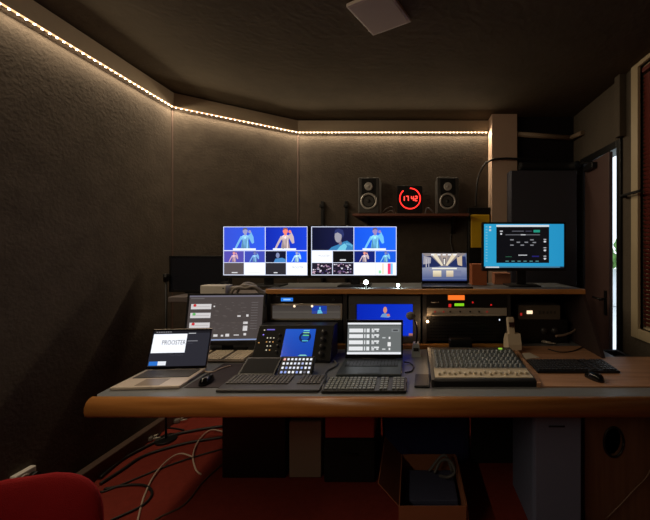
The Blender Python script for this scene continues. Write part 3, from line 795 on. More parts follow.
for i, (x, y, m) in enumerate([(-.205, .185, 0), (-.205, .155, 1), (-.222, .105, 2), (-.175, .135, 0), (-.155, .135, 0), (-.135, .135, 0), (-.175, .11, 2), (-.155, .11, 0), (-.135, .11, 2), (-.165, .085, 0), (-.145, .085, 0), (-.165, .06, 0), (-.145, .06, 2)]):
    k = MB(); k.box((x, y, .0045), (.007, .006, .005), .001, seg=1); k.build('lit_button', [M_dotw, M_dotb, M_doto][m], cf)
k = MB(); k.box((-.165, .188, .0035), (.05, .007, .002)); k.build('blue_label', emit('console_label', (120, 110, 230), .7), cf)
for y in (.035, .08, .125, .17):
    k = MB(); k.lathe([(0, .020), (.013, .020), (.016, .002), (.018, 0)], (.175, y, .002)); k.build('knob', M_gry, cf)
for y in (.05, .085, .12, .155):
    k = MB(); k.lathe([(0, .012), (.007, .012), (.009, 0)], (-.10, y, .002), seg=16); k.build('small_knob', M_gry, cf)

# analogue mixer
MX0, MX1 = .115, .625
mx = thing('audio_mixer', 'wide grey analogue audio mixer with rows of knobs and pale faders', 'mixer', (.37, 1.612, TOP))
mw = .515
dep = .44; hf, hr = .028, .066
k = MB(); k.prism([(0, 0), (0, hf), (.012, hf+.006), (dep-.02, hr), (dep, hr-.01), (dep, 0)], lambda u, v, d: Vector((d, u, v)), -mw/2, mw/2); k.build('body', M_blk, mx)
sl = math.atan2(hr-hf-.006, dep-.032)
fc = sub('control_panel', mx, (0, .012, hf+.006), (sl, 0, 0))
k = MB(); k.box((0, .265, .0015), (mw-.012, .30, .003)); k.build('knob_panel', M_mixface, fc)
k = MB(); k.box((0, .062, .0015), (mw-.012, .095, .003)); k.build('fader_panel', M_mixfader, fc)
k = MB(); k.box((0, .113, .003), (mw-.012, .008, .006)); k.build('divider_bar', M_silver, fc)
nch = 18
kn = fd = None
for c in range(nch):
    x = -mw/2+.03+(mw-.06)*c/(nch-1)
    for r, y in enumerate((.140, .18, .225, .275, .33)):
        if kn is None:
            k = MB(); k.lathe([(0, .017), (.0055, .017), (.0075, .003), (.009, 0)], seg=10); kn = k.build('knob', M_rubber, fc); o = kn
        else: o = kn.copy(); C.objects.link(o); o.parent = fc
        o.location = (x, y, .003)
    if fd is None:
        k = MB(); k.box((0, 0, .007), (.012, .022, .012), .002, seg=1); fd = k.build('fader_cap', M_faderc, fc); o = fd
    else: o = fd.copy(); C.objects.link(o); o.parent = fc
    o.location = (x, .045+.02*math.sin(c*1.9)**2, .003)
k = MB(); k.box((0, .395, .0015), (mw-.012, .03, .003)); k.build('rear_bar', M_silver, fc)
k = MB(); k.box((.185, .39, .005), (.022, .014, .006), .001); k.build('lit_button', emit('mixer_green', (150, 210, 60), .9), fc)
k = MB(); k.prism([(-.006, 0), (-.006, hf+.01), (dep-.02, hr+.006), (dep+.004, hr-.01), (dep+.004, 0)], lambda u, v, d: Vector((d, u, v)), -mw/2-.014, -mw/2-.0005); k.build('end_cheek', M_gry, mx)

# ------------------------------------------------------------------ rack devices
def rack(label, x0, x1, z0, z1, y=2.262, depth=.25, m=None, name='rack_unit', cat='rack device'):
    t = thing(name, label, cat, ((x0+x1)/2, y, z0))
    k = MB(); k.box2((-(x1-x0)/2, 0, 0), ((x1-x0)/2, .008, z1-z0), .002); k.build('front_plate', m or M_blk, t)
    k = MB(); k.box2((-(x1-x0)/2+.02, .008, .003), ((x1-x0)/2-.02, depth, z1-z0-.003)); k.build('case', M_blkm, t)
    return t, (x1-x0), (z1-z0)
XA0, XA1 = -1.0, -.492
t1, w_, h_ = rack('black rack device with a small blue display, topmost in the left bay', XA0+.001, XA1-.001, 1.062, 1.116)
S = Screen(.085, .026); S.rect(0, 0, 1, 1, (40, 120, 225), 0); S.rect(.2, .3, .8, .7, (150, 200, 250), 1); S.build('display', t1, screen_mat(1.0), (-.18, -.0008, .015))
k = MB(); k.cyl((.19, -.012, .027), (.19, 0, .027), .009, seg=14); k.build('knob', M_gry, t1)
t1, w_, h_ = rack('glass fronted rack unit with a painted grey reflection and a tiny blue screen in the left bay', XA0+.001, XA1-.001, .945, 1.060, m=M_silver)
S = Screen(.48, .092); S.rect(0, 0, 1, 1, (78, 72, 66), 0, top=(60, 55, 52)); S.rect(0, .48, 1, .52, (96, 90, 82), 1)  # grey reflection on the glass put into emissive colours
S.rect(.58, .02, .80, .62, (24, 60, 160), 1); S.poly([(.66, .62), (.67, .35), (.71, .3), (.74, .6)], (100, 190, 220), 2); S.disc(.70, .2, .012, .1, (110, 200, 230), 3)
S.build('glass_reflection', t1, screen_mat(1.0, .2), (-.24, -.0008, .011))
for x in (-.085, .04):
    k = MB(); k.lathe([(0, -.006), (.006, -.005), (.008, 0)], (x, -.002, .098), (0, 1, 0), seg=14); k.build('lamp', emit('rack_lamp', (255, 225, 190), 1.6), t1)
t1, w_, h_ = rack('plain black rack panel behind the sound console, lowest in the left bay', XA0+.001, XA1-.001, .785, .943)
k = MB()
for i in range(6): k.box((-.15+i*.05, -.002, .12), (.012, .004, .006))
k.build('button_row', M_gry, t1)
k = MB(); k.box((-.07, -.002, .14), (.03, .003, .005)); k.build('label_strip', emit('rack_text', (170, 130, 60), .5), t1)
XC0, XC1 = .105, .670
t1, w_, h_ = rack('black rack receiver with glowing orange and green displays under the shelf', XC0, XC1, 1.032, 1.126)
def local(px, py, y=2.262, cx=(XC0+XC1)/2, z0=1.032):
    p = P(px, py, y-.001); return p.x-cx, p.z-z0
def erect(name, t, px0, py0, px1, py1, m, cx, z0, th=.002):
    a = local(px0, py1, cx=cx, z0=z0); b = local(px1, py0, cx=cx, z0=z0)
    k = MB(); k.box2((a[0], -th, a[1]), (b[0], 0, b[1]), .0003); return k.build(name, m, t)
cxC = (XC0+XC1)/2
erect('orange_display', t1, 448, 295.2, 464.6, 300, emit('disp_orange', (255, 120, 40), 1.0), cxC, 1.032)
erect('green_display', t1, 454.5, 303.4, 464, 306, emit('disp_green', (140, 225, 30), .9), cxC, 1.032)
erect('red_button', t1, 448.6, 304, 451.2, 307, emit('disp_red', (230, 40, 40), .8), cxC, 1.032, .005)
erect('red_light', t1, 472, 301.6, 473.5, 303.2, emit('disp_red2', (220, 30, 30), .8), cxC, 1.032)
erect('red_light', t1, 490.4, 304.2, 492, 305.6, emit('disp_red2', (220, 30, 30), .8), cxC, 1.032)
k = MB(); 
for x in (-.25, -.20): k.cyl((x, -.018, .04), (x, 0, .04), .003)
k.cyl((-.25, -.018, .04), (-.20, -.018, .04), .003); k.build('handle', M_silver, t1)
t1, w_, h_ = rack('silver rack unit with small red lights below the orange display', XC0, XC1, .974, 1.030, m=M_silver)
k = MB(); k.box2((-.25, -.014, .002), (.25, .0, .010), .002); k.build('lower_lip', M_silver, t1)
for px in (435, 443.5, 487):
    erect('red_light', t1, px-.6, 311.2, px+.6, 312.3, emit('disp_red3', (200, 40, 34), .6), cxC, .974, .004)
for px in (450, 460, 470, 479):
    p = local(px, 311.5, cx=cxC, z0=.974); k = MB(); k.cyl((p[0], -.010, p[1]), (p[0], 0, p[1]), .006, seg=12); k.build('knob', M_gry, t1)
t1, w_, h_ = rack('black perforated rack panel below the silver rack unit', XC0, XC1, .785, .972, y=2.30)
k = MB()
for r in range(7):
    for c in range(26): k.box((-.25+c*.02, -.0003, .025+r*.022), (.010, .001, .006))
k.build('vents', M_blkg, t1)
erect('white_light', t1, 500.4, 320.2, 501.6, 321.8, emit('disp_white', (230, 240, 255), 1.0), cxC, .785)
# warm bulb
p = P(427.5, 321.5, 2.24)
wl = thing('indicator_lamp', 'small glowing warm lamp at the lower left of the silver rack unit', 'lamp', p)
k = MB(); k.lathe([(0, -.009), (.007, -.007), (.010, 0), (.007, .007), (0, .009)], (0, 0, 0), seg=16); k.build('bulb', emit('warm_bulb', (255, 200, 140), 9.0), wl)
k = MB(); k.cyl((0, .006, 0), (0, .06, 0), .006, seg=12); k.build('socket', M_blk, wl)
pl = bpy.data.lights.new('indicator_light', 'POINT'); pl.energy = .22; pl.color = (1, .62, .32); pl.shadow_soft_size = .012
po = bpy.data.objects.new('indicator_light', pl); C.objects.link(po); po.location = p+Vector((0, -.02, 0))
# right bay: amplifier and radio
am = thing('amplifier', 'black amplifier box standing in the right bay under the radio', 'amplifier', (.95, 2.36, TOP+.006))
k = MB(); k.box2((-.20, 0, .0), (.20, .26, .170), .004); k.build('case', M_blk, am)
for x in (.02, .10): k = MB(); k.lathe([(0, -.022), (.020, -.020), (.024, 0)], (x, 0, .09), (0, 1, 0)); k.build('knob', M_gry, am)
rd = thing('radio_receiver', 'silver grey receiver with a small lit display in the right bay', 'receiver', (.94, 2.36, TOP+.177))
k = MB(); k.box2((-.155, 0, 0), (.155, .24, .105), .003); k.build('case', mat('receiver_grey', (104, 96, 86), .5, metal=.3), rd)
def rl(px, py): q = P(px, py, 2.36); return q.x-.94, q.z-(TOP+.177)
for nm, px0, py0, px1, py1, m in (('lit_display', 526.8, 310.6, 532.4, 313.8, emit('radio_disp', (255, 220, 180), 1.4)), ('red_light', 520.2, 313, 522, 315.6, emit('disp_red3', (235, 50, 40), .9))):
    a = rl(px0, py1); b = rl(px1, py0); k = MB(); k.box2((a[0], -.003, a[1]), (b[0], 0, b[1])); k.build(nm, m, rd)
for i in range(5):
    k = MB(); k.box((.0+i*.028, -.002, .055), (.012, .005, .020), .001); k.build('button', mat('receiver_btn', (70, 66, 60), .5), rd)

# ------------------------------------------------------------------ small desk things
# gooseneck microphone
p = H(416, 357, TOP)
mc = thing('desk_microphone', 'small gooseneck microphone on a pale base behind the black laptop', 'microphone', p)
k = MB(); k.prism([(-.030, 0), (.030, 0), (.026, .028), (.018, .075), (-.018, .075), (-.026, .028)], lambda u, v, d: Vector((u, d+v*.35, v)), 0, .06); k.build('base', mat('mic_base', (170, 178, 180), .4), mc)
k = MB(); k.box((0, .008, .045), (.034, .004, .022), R=RX(-.35)); k.build('base_panel', M_blk, mc)
k = MB(); k.tube([(0, .05, .07), (.008, .055, .13), (.004, .05, .19), (-.012, .035, .235), (-.026, .02, .252)], .006, m=0); k.build('gooseneck', M_frame, mc)
k = MB(); k.lathe([(0, -.032), (.018, -.026), (.027, -.006), (.027, .008), (.017, .026), (0, .032)], (-.034, .014, .262), (-.8, -.5, .3)); k.build('windscreen', mat('foam_grey', (130, 128, 126), .9, bump=.4, bscale=300), mc)
# phone
p = H(424, 390, TOP)
ph = thing('mobile_phone', 'black phone lying flat between the laptop and the mixer', 'phone', (.05, 1.60, TOP), (0, 0, math.radians(-3)))
k = MB(); k.box((0, .075, .006), (.078, .155, .011), .004); k.build('case', M_blk, ph)
k = MB(); k.box((0, .075, .0120), (.070, .145, .0010)); k.build('glass', mat('phone_glass', (14, 14, 16), .45), ph)
# cordless telephone
tp = thing('cordless_telephone', 'cream cordless telephone standing upright in its cradle', 'telephone', (.685, 2.15, TOP+.022), (0, 0, .1))
k = MB(); k.prism([(-.02, 0), (.07, 0), (.07, .05), (.045, .10), (.0, .105), (-.02, .035)], lambda u, v, d: Vector((d, u, v)), -.045, .045); k.build('cradle', M_cream, tp)
k = MB(); k.box((-.012, .02, .12), (.052, .026, .185), .010, R=RX(-.2)); k.build('handset', M_cream, tp)
k = MB(); k.box((-.012, .008, .165), (.036, .004, .032), .001, R=RX(-.2)); k.build('display', mat('phone_disp', (60, 30, 28), .3), tp)
# paper
k = MB(); k.box((.745, 2.06, TOP+.0085), (.10, .10, .004), .001, R=RZ(.3)); tag(k.build('note_pad', M_paper), 'small cream note pad beside the mixer on the brown board', 'note pad')
# black hub behind mixer
hb = MB(); hb.box((.32, 2.12, TOP+.055), (.15, .06, .11), .01); tag(hb.build('power_adapter', M_blk), 'black adapter block standing behind the mixer', 'adapter')
# white box and papers on the side shelf
wb = thing('set_top_box', 'small white box on the side shelf above the tilted monitor', 'box', (-1.425, 2.335, 1.106))
k = MB(); k.box((0, 0, .040), (.185, .09, .08), .006); k.build('case', M_white, wb)
k = MB(); k.box((.075, -.046, .06), (.010, .003, .008)); k.build('port', M_blk, wb)
hp = MB()
hp.tube([(-1.325, 2.35, 1.119), (-1.31, 2.33, 1.165), (-1.26, 2.34, 1.170), (-1.21, 2.32, 1.185), (-1.15, 2.34, 1.165), (-1.10, 2.35, 1.117)], .011)
hp.tube([(-1.32, 2.32, 1.118), (-1.27, 2.31, 1.168), (-1.20, 2.32, 1.165), (-1.14, 2.31, 1.176), (-1.07, 2.34, 1.118)], .011)
hp.tube([(-1.30, 2.37, 1.118), (-1.24, 2.36, 1.19), (-1.17, 2.38, 1.18), (-1.12, 2.37, 1.118)], .010)
tag(hp.build('cable_bundle', mat('light_grey_cable', (150, 142, 134), .5)), 'loose bundle of light grey cables on the side shelf', 'cable bundle')

# two little LED lamps on the shelf
def pucklamp(label, px, py, Y, r, group):
    p = P(px, py, Y)
    t = thing('clip_lamp', label, 'lamp', (p.x, Y, SH), (0, 0, 0), group)
    hz = p.z-SH
    k = MB(); k.cyl((0, .02, 0), (0, .02, .008), .022); k.build('base', M_blk, t)
    k = MB(); k.cyl((0, .02, .008), (0, .02, hz), .005, seg=10); k.build('stem', M_blk, t)
    k = MB(); k.lathe([(0, .022), (r*.7, .02), (r*1.08, .006), (r*1.08, 0)], (0, -.0, hz), (0, 1, 0)); k.build('head', M_blk, t)
    k = MB(); k.lathe([(0, -.003), (r*.8, -.002), (r, .001)], (0, 0, hz), (0, 1, 0)); k.build('bulb', emit('white_led', (225, 255, 235), 12.0), t)
    l = bpy.data.lights.new('clip_light', 'SPOT'); l.energy = 1.0; l.color = (.85, 1, .93); l.spot_size = 2.4; l.shadow_soft_size = .015
    o = bpy.data.objects.new('clip_light', l); C.objects.link(o); o.location = (p.x, Y-.012, p.z); o.rotation_euler = (math.radians(35), 0, 0)
pucklamp('left and larger of the two tiny white lamps on the rear shelf', 366, 282.3, 2.32, .017, None)
pucklamp('smaller tiny white lamp on the rear shelf, nearer the shelf laptop', 398, 285.2, 2.30, .012, None)

# cardboard box on shelf
k = MB(); k.box2((.47, 2.50, SH), (.585, 2.62, SH+.165), .002); tag(k.build('carton', mat('orange_carton', (176, 98, 58), .8)), 'small orange brown carton on the rear shelf below the yellow case', 'carton')

k = MB(); k.box2((.665, 2.56, SH), (.79, 2.66, SH+.09), .002); tag(k.build('carton', mat('lit_column_block', (190, 126, 96), .8)), 'low pale brown block imitating the warm-lit column, on the rear shelf beside the neck of the cyan monitor', 'carton')  # added block in place of the column, its warm light put into the colour
# yellow case on the wall
ya = P(469, 207, 3.16); yb = P(491.5, 262, 3.16)
yc = thing('wall_case', 'yellow case with black surround on the wall left of the column', 'case', ((ya.x+yb.x)/2, YB, yb.z))
wc = yb.x-ya.x; hc = ya.z-yb.z
k = MB(); k.box2((-wc/2, -.10, 0), (wc/2, 0, hc), .006); k.build('surround', M_blk, yc)
k = MB(); k.box2((-wc/2+.02, -.13, .14), (wc/2-.018, -.10, hc-.075), .008); k.build('yellow_body', M_yel, yc)
k = MB(); k.prism([(-.008, .02), (.006, .05), (.004, .03), (.012, .03), (-.002, 0), (.0, .02)], lambda u, v, d: Vector((u+.055, d, v+.24)), -.1325, -.1305); k.box2((.03, -.1325, .19), (.075, -.1305, .20)); k.build('dark_mark', M_blkm, yc)

# ------------------------------------------------------------------ wall shelf, speakers, clock
SZ = P(400, 213.5, 3.05).z
ws = thing('wall_shelf', 'thin dark brown shelf on the back wall holding the loudspeakers', 'shelf', ((-.565+.54)/2, YB, SZ))
k = MB(); k.box2((-.555, -.237, -.022), (.555, 0, 0), .002); k.build('board', wood('shelf_wood', (140, 84, 66), (116, 68, 52), .5), ws)
for x in (-.42, .42):
    k = MB(); k.prism([(0, -.022), (-.2, -.022), (-.2, -.032), (-.02, -.18), (0, -.18)], lambda u, v, d: Vector((d, u, v)), x-.008, x+.008); k.build('bracket', M_blk, ws)
def speaker(label, px0, px1, py0):
    Yf = 3.07; a = P(px0, py0, Yf); b = P(px1, 213, Yf); w = b.x-a.x; h = a.z-SZ
    t = thing('loudspeaker', label, 'loudspeaker', ((a.x+b.x)/2, Yf, SZ), (0, 0, 0), 'loudspeakers on the wall shelf')
    k = MB(); k.box2((-w/2, 0, 0), (w/2, .2, h), .012); k.build('cabinet', mat('speaker_grey', (66, 63, 60), .5), t)
    k = MB(); k.box2((-w*.34, -.004, h*.52), (w*.34, .002, h*.96), .003); k.build('tweeter_plate', M_blkm, t)
    k = MB(); k.lathe([(0, -.012), (.010, -.010), (.014, -.004), (.032, -.013), (.038, -.012), (.040, -.003)], (0, -.001, h*.74), (0, 1, 0)); k.build('tweeter', M_cone, t)
    k = MB(); k.lathe([(.058, .010), (.064, -.010), (.074, -.012), (.080, -.006), (.081, .002)], (0, -.001, h*.34), (0, 1, 0)); k.build('woofer_ring', M_cone, t)
    k = MB(); k.lathe([(0, .0), (.014, .002), (.024, .012), (.058, .004), (.060, .010)], (0, -.006, h*.34), (0, 1, 0)); k.build('woofer_cone', mat('cone_black', (34, 32, 32), .5), t)
    return t
speaker('left loudspeaker on the wall shelf, by the red clock', 358, 379.5, 177)
speaker('right loudspeaker on the wall shelf, nearer the column', 436.5, 459, 177)
Yc = 3.10
pc = P(410, 198.5, Yc)
ck = thing('digital_clock', 'black square digital clock with a red ring and digits 17:42', 'clock', (pc.x, Yc, SZ))
zc = pc.z-SZ
k = MB(); k.box2((-.125, 0, 0), (.120, .03, zc+.125), .004); k.build('case', M_blkm, ck)
M_redl = emit('clock_red', (255, 42, 36), 2.6)
M_redb = emit('clock_digit', (255, 60, 50), 3.2)
k = MB(); n = 72; R0, R1 = .094, .104
for i in range(n):
    a = 2*PI*i/n
    if a > 2*PI*0.985 or a < 0: continue
    if 2*PI*.885 < a < 2*PI*.985: continue
    a0 = a; a1 = a+2*PI/n
    q = [(R0*math.sin(a0), R0*math.cos(a0)), (R1*math.sin(a0), R1*math.cos(a0)), (R1*math.sin(a1), R1*math.cos(a1)), (R0*math.sin(a1), R0*math.cos(a1))]
    k.prism(q, lambda u, v, d: Vector((u, d, v+zc)), -.003, -.0005)
k.build('ring', M_redl, ck)
SEG = {'1': 'bc', '7': 'abc', '4': 'fgbc', '2': 'abged'}
def digit(k, ch, x, z, w, h, th):
    for s in SEG[ch]:
        bx = {'a': (x, z+h/2, w, th), 'd': (x, z-h/2, w, th), 'g': (x, z, w, th), 'b': (x+w/2, z+h/4, th, h/2), 'c': (x+w/2, z-h/4, th, h/2), 'f': (x-w/2, z+h/4, th, h/2), 'e': (x-w/2, z-h/4, th, h/2)}[s]
        k.box((bx[0], -.002, bx[1]), (bx[2]+.0015, .003, bx[3]+.0015))
k = MB()
digit(k, '1', -.060, zc, .010, .042, .006); digit(k, '7', -.026, zc, .020, .042, .006)
digit(k, '4', .024, zc, .020, .042, .006); digit(k, '2', .059, zc, .020, .042, .006)
k.build('digits', M_redb, ck)
# cables on the wall shelf
k = MB(); k.tube([(-.30, 3.13, SZ+.006), (-.25, 3.10, SZ+.05), (-.20, 3.12, SZ+.07), (-.17, 3.14, SZ+.02), (-.22, 3.17, SZ+.006)], .007)
k.tube([(-.28, 3.18, SZ+.008), (-.2, 3.16, SZ+.04), (-.16, 3.18, SZ+.008)], .006)
tag(k.build('cable', mat('dull_cable', (86, 80, 74), .6)), 'short looped cable on the wall shelf left of the clock', 'cable')
k = MB(); k.tube([(.13, 3.13, SZ+.006), (.15, 3.12, SZ+.06), (.20, 3.12, SZ+.03), (.215, 3.14, SZ+.006)], .008)
tag(k.build('cable', M_gcable), 'short looped cable on the wall shelf right of the clock', 'cable')
k = MB(); k.tube([P(451.5, 216, 3.275), P(452.5, 226, 3.275), P(450.5, 240, 3.275), P(453, 258, 3.275), P(452, 300, 3.275)], .005)
tag(k.build('cable', M_gcable), 'thin grey cable hanging down the back wall under the right loudspeaker', 'cable')
for px, lb in ((322, 'thin dark upright on the back wall above the gap between the two multiview monitors'), (346, 'thin dark upright on the back wall left of the loudspeaker shelf')):
    a = P(px, 201, YB-.03); k = MB(); k.box2((a.x-.012, YB-.035, 1.0), (a.x+.012, YB, a.z), .003); k.box((a.x, YB-.045, a.z-.05), (.04, .02, .03), .003)
    tag(k.build('wall_upright', M_blkm), lb, 'upright')
# hose over the column
k = MB(); k.tube([P(476, 207, 3.20), P(476.5, 192, 3.20), P(478.5, 177, 3.20), P(484, 165.5, 3.14), P(492, 160, 3.11), P(504, 158.5, 3.11), P(520, 159, 3.10), P(548, 160.5, 3.10)], .011)
tag(k.build('hose', M_cable), 'black hose curving up the wall and across the column', 'hose')
# grey-blue cabinet behind the right monitor
cb = thing('tall_cabinet', 'tall dark slate blue cabinet behind the cyan monitor', 'cabinet', (1.25, 3.0, 0))
a = P(511, 170, 3.0); b = P(577, 171, 3.0)
k = MB(); k.box2((a.x-1.25, .016, 0), (b.x-1.25, .13, a.z), .004); k.build('body', M_bluedk, cb)
k = MB(); k.box2((a.x-1.25+.003, 0, .05), (b.x-1.25-.003, .016, a.z-.004), .003); k.build('door', M_bluedk, cb)
k = MB(); k.box2((b.x-1.25-.06, -.02, 1.0), (b.x-1.25-.045, 0, 1.12), .004); k.build('handle', M_frame, cb)
# dark duct on top of cabinet
k = MB(); a2 = P(520, 160, 3.06); k.tube([(a2.x, 3.08, a.z+.055), (1.3, 3.08, a.z+.05), (1.5, 3.06, a.z+.048), (1.545, 2.98, a.z+.045)], .038)
tag(k.build('duct', M_blkm), 'thick black flexible duct lying on top of the slate blue cabinet', 'duct')

# microphone stand on the far left
ms = thing('microphone_stand', 'thin black stand beside the switched-off monitor at the left wall', 'stand', (-1.86, 2.42, 0))
k = MB(); k.cyl((0, 0, .01), (0, 0, 1.25), .008, seg=12); k.build('pole', M_blk, ms)
k = MB(); k.cyl((0, 0, 0), (0, 0, .018), .07); k.build('base', M_blk, ms)
k = MB(); k.cyl((0, 0, 1.20), (0, 0, 1.26), .018, seg=14); k.cyl((0, -.02, 1.235), (.025, -.03, 1.235), .006, seg=10); k.build('clamp', M_frame, ms)

# ------------------------------------------------------------------ cables on the desk
def desk_cable(label, pts, r, m, z=None):
    k = MB(); k.tube([H(px, py, (z or TOP)+r+dz) for px, py, dz in pts], r); tag(k.build('cable', m), label, 'cable')
desk_cable('white charging cable beside the silver laptop', [(203, 370.5, .004), (208, 372, .001), (214, 371.5, .001), (222, 368, .003), (231, 365.6, .003)], .004, M_whitec)
desk_cable('grey cable on the desk between the lit key pad and the central laptop', [(334, 360, 0), (337, 364, 0), (332, 368, 0), (326.5, 371, 0), (324, 376, 0), (323.5, 384, .0), (322.5, 391, 0)], .006, M_gcable)
desk_cable('black cable curling out of the central laptop towards the phone', [(404, 362, .008), (410, 363, .002), (413.5, 366.5, 0), (411.5, 371, 0), (405, 372.5, .002)], .004, M_cable)
desk_cable('black cable looping on the brown board in the right bay', [(548, 349, .006), (560, 352, .006), (573, 351, .006), (585, 346.5, .006), (590, 349, .006), (596, 354, .006)], .004, M_cable)
k = MB()
k.tube([P(577, 297, 2.50), P(580, 304, 2.46), P(580.5, 317, 2.42), P(576, 329, 2.36), P(566, 334.5, 2.30), P(556, 336, 2.28)], .008)
tag(k.build('cable', mat('pale_loop', (140, 120, 104), .5)), 'pale cable drooping down the right bay beside the receiver', 'cable')
k = MB(); k.cyl(H(541, 341, TOP+.016)+Vector((0, .0, 0)), H(551, 343, TOP+.016), .009); k.cyl(H(551, 343, TOP+.016), H(556, 343.6, TOP+.016), .004)
tag(k.build('jack_plug', M_silver), 'metal jack plug lying in the right bay in front of the amplifier', 'plug')

# ------------------------------------------------------------------ under the desk and floor
def floor_cable(label, pts, r, m):
    k = MB(); k.tube([H(px, py, r+dz) for px, py, dz in pts], r); tag(k.build('floor_cable', m), label, 'cable')
G = 'black cables on the red carpet'
floor_cable('uppermost thick black cable sweeping over the carpet from the chair to under the desk', [(100, 478, 0), (115, 465, 0), (130, 455, 0), (167, 437, 0), (197, 430, 0), (224, 426, 0)], .011, M_cable)
floor_cable('second thick black cable below the uppermost one on the carpet', [(100, 484, 0), (122, 470, 0), (146, 455, 0), (187, 443, 0), (224, 437, 0)], .010, M_cable)
floor_cable('thin straight black cable crossing the carpet under the white loops', [(100, 492, 0), (111, 489, 0), (157, 470, 0), (192, 457.6, 0), (226, 448, 0)], .006, M_cable)
floor_cable('black cable bent into a hairpin on the carpet beside the red chair', [(104, 489, 0), (128, 485, 0), (146, 486, 0), (152, 494, 0), (141.5, 506, 0), (112, 520, 0), (95, 530, 0)], .007, M_cable)
floor_cable('dark shadow line nearest the camera on the carpet, drawn as a thin tube', [(150, 524, 0), (160, 517, 0), (185, 504, 0), (204, 481, 0), (226, 461, 0)], .005, M_skirt)  # shadow line on the carpet, modelled as a dark tube
floor_cable('thin black cable looped against the skirting under the desk', [(138, 425, .02), (131, 434, .0), (134, 441, 0), (146, 442.5, 0), (158, 436, 0), (166, 428, 0), (184, 430, 0)], .006, M_cable)
floor_cable('large white cable arc crossing the dark cables on the carpet', [(137, 524, 0), (143.8, 497, .0), (155, 474, .01), (169, 459, .02), (181, 453.5, .02), (193, 457, .02)], .0048, M_whitec)
floor_cable('smaller white cable hook on the carpet beside the black support', [(224, 432, .01), (210.6, 430, .01), (199, 440, .01), (193, 455, .01), (195.6, 469, 0), (201, 474.5, 0)], .0048, M_whitec)
for lab, px, py in (('clear plastic plug cover on the floor, nearer the wall', 177, 423), ('clear plastic plug cover on the floor, nearer the cables', 149, 441.5)):
    p = H(px, py, 0.0); t_ = thing('plug_cover', lab, 'plug cover', p)
    k = MB(); k.box((0, 0, .018), (.045, .036, .036), .010, R=RZ(.5)); k.build('cover', M_clear, t_)
    k = MB(); k.cyl((.03, 0, .02), (.07, .02, .02), .006, seg=10); k.cyl((.01, .03, .02), (.02, .06, .02), .006, seg=10); k.build('pins', M_silver, t_)
# computers under the desk
pc_ = thing('computer_tower', 'beige computer tower under the desk beside the black support', 'computer', (-.675, 2.02, 0))
k = MB(); k.box2((-.10, .006, 0), (.10, .46, .36), .006); k.build('case', M_beigepc, pc_)
k = MB(); k.box2((-.10, 0, .004), (.10, .006, .356), .003); k.box2((-.075, -.004, .27), (.075, 0, .31), .002); k.box((.0, -.002, .16), (.02, .004, .02)); k.build('front_panel', M_beigepc, pc_)
bc = thing('black_case', 'low black case on the floor under the desk, right of the beige tower', 'case', (-.39, 1.98, 0))
k = MB(); k.box2((-.155, 0, 0), (.16, .40, .26), .008); k.build('body', M_blkm, bc)
k = MB(); k.tube([(-.05, -.004, .18), (-.05, -.02, .19), (.05, -.02, .19), (.05, -.004, .18)], .006, n=1); k.build('handle', M_blk, bc)
# navy bag
nb = thing('navy_bag', 'dark navy blue bag standing behind the cardboard box', 'bag', (.09, 2.12, 0))
k = MB(); k.box2((-.29, 0, 0), (.30, .26, .48), .05); k.build('body', M_navy, nb)
k = MB(); k.tube([(-.12, .05, .46), (-.11, .04, .56), (.0, .04, .60), (.11, .04, .56), (.12, .05, .46)], .011); k.build('handle', M_navy, nb)
# cardboard box with flaps
cbx = thing('cardboard_box', 'open brown cardboard box on the floor under the desk centre', 'box', (.10, 1.56, 0))
k = MB()
for a, b in (((-.165, 0, 0), (.165, .005, .19)), ((-.165, .395, 0), (.165, .40, .19)), ((-.165, .005, 0), (-.16, .395, .19)), ((.16, .005, 0), (.165, .395, .19)), ((-.16, .005, 0), (.16, .395, .005))): k.box2(a, b)
k.build('walls', M_card, cbx)
k = MB(); k.box((-.215, .2, .243), (.15, .39, .004), R=RY(math.radians(48))); k.build('flap', M_card, cbx)
k = MB(); k.box((.175, .2, .13), (.004, .38, .12), R=RY(math.radians(-6))); k.build('flap', M_card, cbx)
zz = .0055
M_fold = mat('folder_blue_grey', (66, 70, 96), .6); FL = ['bottom folder, dark, in the cardboard box', 'second lowest folder in the cardboard box', 'third folder from the bottom of the cardboard box', 'second folder from the top in the cardboard box', 'topmost blue grey folder in the cardboard box, under the tangled cable']
for i in range(5):
    t_ = MB(); t_.box((0, 0, .0125), (.28, .23, .024), .003, R=RZ(.03*(i % 3-1)))
    o = tag(t_.build('folder', [M_blk, M_fold, M_blk, M_fold, M_fold][i]), FL[i], 'folder', 'folders in the cardboard box')
    o.location = (.10+.004*(i % 2), 1.70+.022*i, zz); zz += .0255
k = MB()
k.tube([(.13, 1.86, .142), (.17, 1.88, .20), (.22, 1.85, .22), (.24, 1.80, .19), (.20, 1.79, .17), (.16, 1.84, .142)], .008)
k.tube([(.10, 1.88, .142), (.19, 1.89, .23), (.235, 1.86, .15)], .008)
tag(k.build('cable_tangle', M_gcable), 'tangled grey cable on top of the folders in the cardboard box', 'cable')
ec = thing('equipment_case', 'tall pale slate blue case with rounded corners beside the brown desk pedestal', 'case', (.733, 1.60, 0))
k = MB(); k.box2((-.122, .006, 0), (.120, .36, .64), .02); k.build('body', M_blue, ec)
k = MB(); k.box2((-.115, 0, .012), (.113, .008, .63), .004); k.build('front', M_blue, ec)
k = MB(); k.box2((-.05, -.004, .555), (.03, .001, .562), .001); k.build('grip_slot', M_blkm, ec)
rc = thing('red_crate', 'dim red crate lying on top of the low black case under the desk', 'crate', (-.40, 1.995, .2602))
k = MB(); k.box2((-.145, .008, 0), (.165, .30, .20), .01); k.build('body', mat('crate_red', (190, 74, 66), .6), rc)
k = MB(); k.box2((-.15, 0, .20), (.17, .308, .225), .006); k.build('rim', mat('crate_red', (190, 74, 66), .6), rc)
